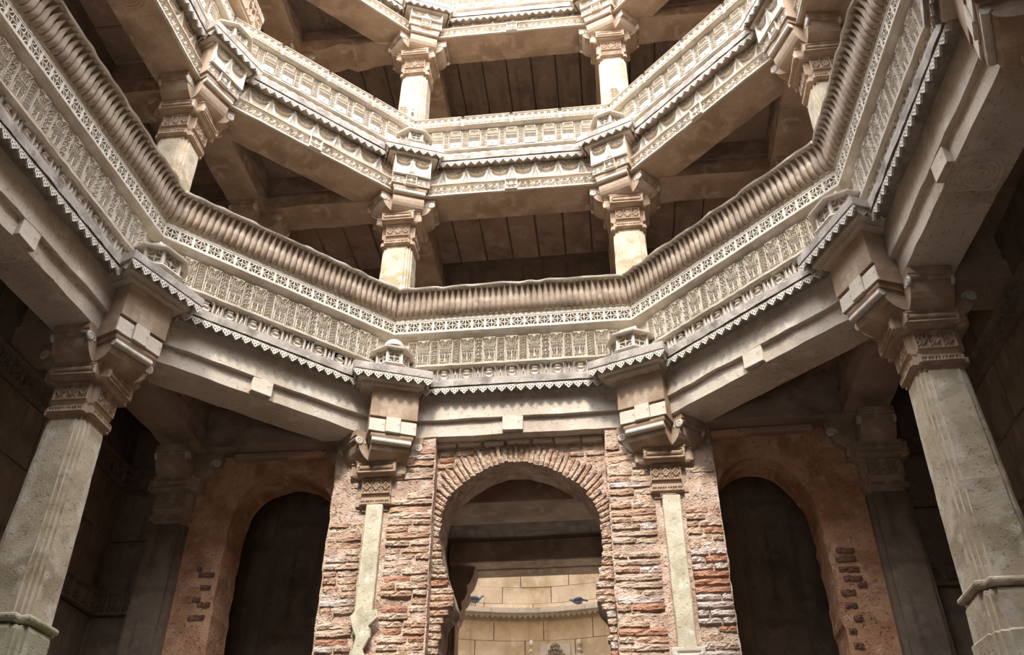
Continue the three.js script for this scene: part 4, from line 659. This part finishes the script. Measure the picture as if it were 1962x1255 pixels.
for (const s of [-1, 1]) {                                             // the shaded arches left and right
  const o = structure(s < 0 ? 'wall_front_left' : 'wall_front_right');
  const pts = s < 0 ? [[-3.42, 0], [-3.44, 2.5], [-3.46, 4.7], [-3.48, 5.44], [-3.46, 5.94], [-3.38, 6.3], [-3.17, 6.5], [-2.82, 6.585], [-2.5, 6.48], [-2.28, 6.29], [-2.17, 6.0], [-2.15, 5.0], [-2.13, 0]]
    : [[2.36, 0], [2.35, 4.5], [2.34, 5.9], [2.38, 6.18], [2.52, 6.39], [2.79, 6.5], [3.08, 6.43], [3.28, 6.19], [3.39, 5.92], [3.43, 5.54], [3.44, 4.95], [3.45, 2.5], [3.45, 0]];
  const ln = dense(pts, 260, 0.016);
  archWall(o, s < 0 ? -4.1 : 2.0, s < 0 ? -2.0 : 4.1, 7.0, -4.15, 0.5, ln, M.plaster);
  // bricks showing where the plaster has fallen
  const spots = s < 0 ? [[-3.62, 5.33, 0.2], [-3.6, 5.18, 0.13], [-3.68, 5.04, 0.1], [-3.58, 4.98, 0.16], [-3.64, 4.83, 0.2], [-3.72, 5.4, 0.06]] : [[3.62, 5.32, 0.2], [3.61, 5.22, 0.22], [3.62, 5.11, 0.22], [3.64, 5.01, 0.2], [3.72, 4.93, 0.1], [3.56, 4.85, 0.15], [3.56, 4.72, 0.13], [3.6, 4.58, 0.09], [3.52, 4.45, 0.08], [3.55, 4.3, 0.1]];
  for (const [x, y, w] of spots) brick(o, w, 0.06, x, y, -4.2, darkBrick);
  part('plaster_edge', wear(box(0.5, 0.09, 0.1, 0.02), 0.012, 8), M.plaster, o, s * 2.6, 6.8, -4.1); part('plaster_edge', wear(box(0.9, 0.08, 0.12, 0.02), 0.012, 8), M.gallery, o, s * 3.1, 6.82, -4.1);
}

// ---------------------------------------------------------------- the passage behind the arch and the round draw-well beyond it
function passageLintel(z, d, y, label) { const o = thing('passage_lintel', label, 'lintel', [0.15, y, z], 0, 'passage lintels'); part('lintel_stone', wear(box(3.3, 0.42, d, 0.015), 0.008, 5, z), M.capital, o, 0, 0.21, 0); part('underside_ring', relief('rosette2', 0.42, 0.3, 0.012, 0.012, rosette), M.capital, o, -0.22, 0.0, 0, 0, Math.PI / 2); }
passageLintel(-6.2, 0.76, 6.86, 'nearest lintel in the passage behind the central arch, in shade');
passageLintel(-8.22, 0.34, 6.86, 'second lintel in the passage, its underside ringed');
passageLintel(-8.6, 0.33, 6.86, 'last passage lintel, edging the bright round well');
{
  const o = thing('passage_pillar', 'dark pillar with cusped bracket at the left of the passage mouth', 'pillar', [-1.63, 0, -8.45]);
  part('shaft', plusLoft([[0, 0.26], [6.0, 0.24], [6.05, 0.28], [6.2, 0.28]], 0.74), M.gallery, o);
  part('cusped_bracket', extrudeX([[0.2, 5.95], [0.24, 5.97], [0.26, 6.06], [0.3, 6.12], [0.34, 6.2], [0.33, 6.3], [0.38, 6.36], [0.42, 6.46], [0.41, 6.56], [0.46, 6.62], [0.5, 6.72], [0.54, 6.86], [0, 6.86], [0, 5.95]], 0.4).rotateY(Math.PI / 2), M.gallery, o);
}
{
  const o = structure('wall_far'), xc = -0.5, zc = -9.1, R = 4.4;
  const arcBlock = (a0, a1, y0, y1, r0, r1, j) => { const n = a1 - a0 > 1 ? 40 : 5, rings = subdivide(a0, a1, n).map((a) => [[xc + Math.sin(a) * r0, y0 + j, zc - Math.cos(a) * r0], [xc + Math.sin(a) * r0, y1 - j, zc - Math.cos(a) * r0], [xc + Math.sin(a) * r1, y1, zc - Math.cos(a) * r1], [xc + Math.sin(a) * r1, y0, zc - Math.cos(a) * r1]]); return flat(loft(rings)); };
  const rows = [[0, 1.5], [1.5, 3], [3, 4.4], [4.4, 5.7], [5.7, 6.55], [6.55, 7.21], [7.21, 7.62], [7.86, 8.0], [8.0, 8.36], [8.36, 8.95], [8.95, 9.6], [9.6, 12], [12, 15]];
  rows.forEach(([a, b], i) => { for (let k = -6; k < 6; k++) { const st = 0.24, off = (i % 2) * 0.12 + (i * 0.37 % 0.1); part('stone_block', arcBlock(k * st + off + 0.002, (k + 1) * st + off - 0.002, a + 0.004, b - 0.004, R - (i > 6 ? 0.0 : 0.0) + rr(0, 0.012), R + 0.3, 0), M.well, o); } });
  part('core', arcBlock(-1.5, 1.5, 0, 15, R + 0.06, R + 0.4, 0), M.well, o);
  for (let k = -5; k < 5; k++) part('cornice_stone', wear(arcBlock(k * 0.24, (k + 1) * 0.24 - 0.002, 7.74, 7.86, R - 0.2, R + 0.25, 0.01), 0.006, 8, k), M.beam, o);
  for (let k = -30; k < 30; k++) { const a = (k + 0.5) * 0.027; part('scallop', dropGeo, M.carve, o, xc + Math.sin(a) * (R - 0.12), 7.70, zc - Math.cos(a) * (R - 0.12), -a); }
  wallBox(o, 'court_wall', -5.4, -4.9, 0, 15.4, -9.2, -6.4, M.well); wallBox(o, 'court_wall', 3.9, 4.4, 0, 15.4, -9.2, -6.4, M.well);
  const n = structure('wall_far_ornament'); n.userData = { label: 'carved niche with crested top on the bright round wall, seen through the arch', category: 'niche', kind: 'thing' }; n.name = 'carved_niche'; n.position.set(-0.17, 6.7, -13.42);
  part('crest', relief('crest', 0.62, 0.44, 0.008, 0.08, (c, w, h) => { for (let k = 0; k < 40; k++) { const f = (k % 8) / 7, r = Math.floor(k / 8), x = w / 2 + (f - 0.5) * w * (0.9 - r * 0.16), y = h * 0.95 - r * h * 0.2 - Math.sin(f * 3.14) * h * 0.1; disc(c, 0.9, x, y, 24); disc(c, 0.2, x, y, 10); } }), M.carve, n, 0, 0.2, 0);
  for (const sx of [-1, 1]) { part('finial', creased(new THREE.LatheGeometry([[0.0, 0.34], [0.03, 0.32], [0.05, 0.27], [0.045, 0.22], [0.02, 0.2], [0.02, 0.14], [0.06, 0.12], [0.06, 0.09], [0.03, 0.08], [0.03, 0.02], [0.13, 0], [0.13, -0.06], [0.09, -0.08], [0.09, -0.4]].map(([x, y]) => new THREE.Vector2(x, y)), 14), 0.6), M.carve, n, sx * 0.5, 0.16, 0.03); part('post', box(0.18, 0.7, 0.14), M.carve, n, sx * 0.5, -0.5, 0.02); }
  part('recess', box(0.75, 0.9, 0.12), M.carve, n, 0, -0.5, 0.0);
}
// two pigeons on the cornice
function pigeon(x, y, z, turn, lying, label) {
  const o = thing('pigeon', label, 'pigeon', [x, y, z], turn);
  const blue = new THREE.MeshStandardMaterial({ color: 0x6f7a8c, roughness: 0.75 }), dark = new THREE.MeshStandardMaterial({ color: 0x3a4250, roughness: 0.7 }), pink = new THREE.MeshStandardMaterial({ color: 0xa35a4a, roughness: 0.8 });
  const body = [[0.0, 0.17, 0.0], [0.03, 0.05, 0.035], [0.08, 0.0, 0.06], [0.14, 0.0, 0.072], [0.2, 0.012, 0.06], [0.25, 0.05, 0.04], [0.275, 0.085, 0.03], [0.295, 0.10, 0.027], [0.315, 0.1, 0.015]];
  const dy = lying ? 0.06 : 0.13, rings = body.slice(1).map(([a, b, r], i) => Array.from({ length: 10 }, (_, k) => { const t = k / 10 * 6.2832; return [a - 0.15, dy + b * (lying && a > 0.2 ? 0.45 : 0.9) - (a < 0.1 ? b * 0.5 : 0) + 0.02 + Math.sin(t) * r * 0.92, Math.cos(t) * r]; }));
  part('body', creased(loft(rings), 1.4), blue, o);
  part('tail', creased(loft([[[-0.1, dy + 0.03, -0.03], [-0.1, dy + 0.03, 0.03], [-0.1, dy + 0.06, 0.03], [-0.1, dy + 0.06, -0.03]], [[-0.23, dy + 0.005, -0.035], [-0.23, dy + 0.005, 0.035], [-0.23, dy + 0.018, 0.035], [-0.23, dy + 0.018, -0.035]]]), 0.5), dark, o);
  for (const s of [-1, 1]) part('wing', creased(new THREE.SphereGeometry(0.075, 12, 8).scale(1.35, 0.6, 0.28), 1.4), dark, o, -0.03, dy + 0.045, s * 0.055, 0, 0, -0.1);
  part('beak', new THREE.ConeGeometry(0.009, 0.03, 8).rotateZ(-Math.PI / 2), dark, o, 0.18, dy + (lying ? 0.06 : 0.11), 0);
  if (!lying) for (const s of [-1, 1]) part('leg', new THREE.CylinderGeometry(0.006, 0.006, 0.1, 6), pink, o, 0.0, 0.05, s * 0.03);
}
pigeon(-1.83, 7.86, -13.17, 0.2, false, 'grey pigeon standing on the round well cornice at left');
pigeon(0.33, 7.86, -13.27, Math.PI - 0.2, true, 'grey pigeon crouching on the round well cornice at right');

scene.traverse((o) => { if (o.isMesh) { o.castShadow = true; o.receiveShadow = true; } });
renderer.render(scene, camera);
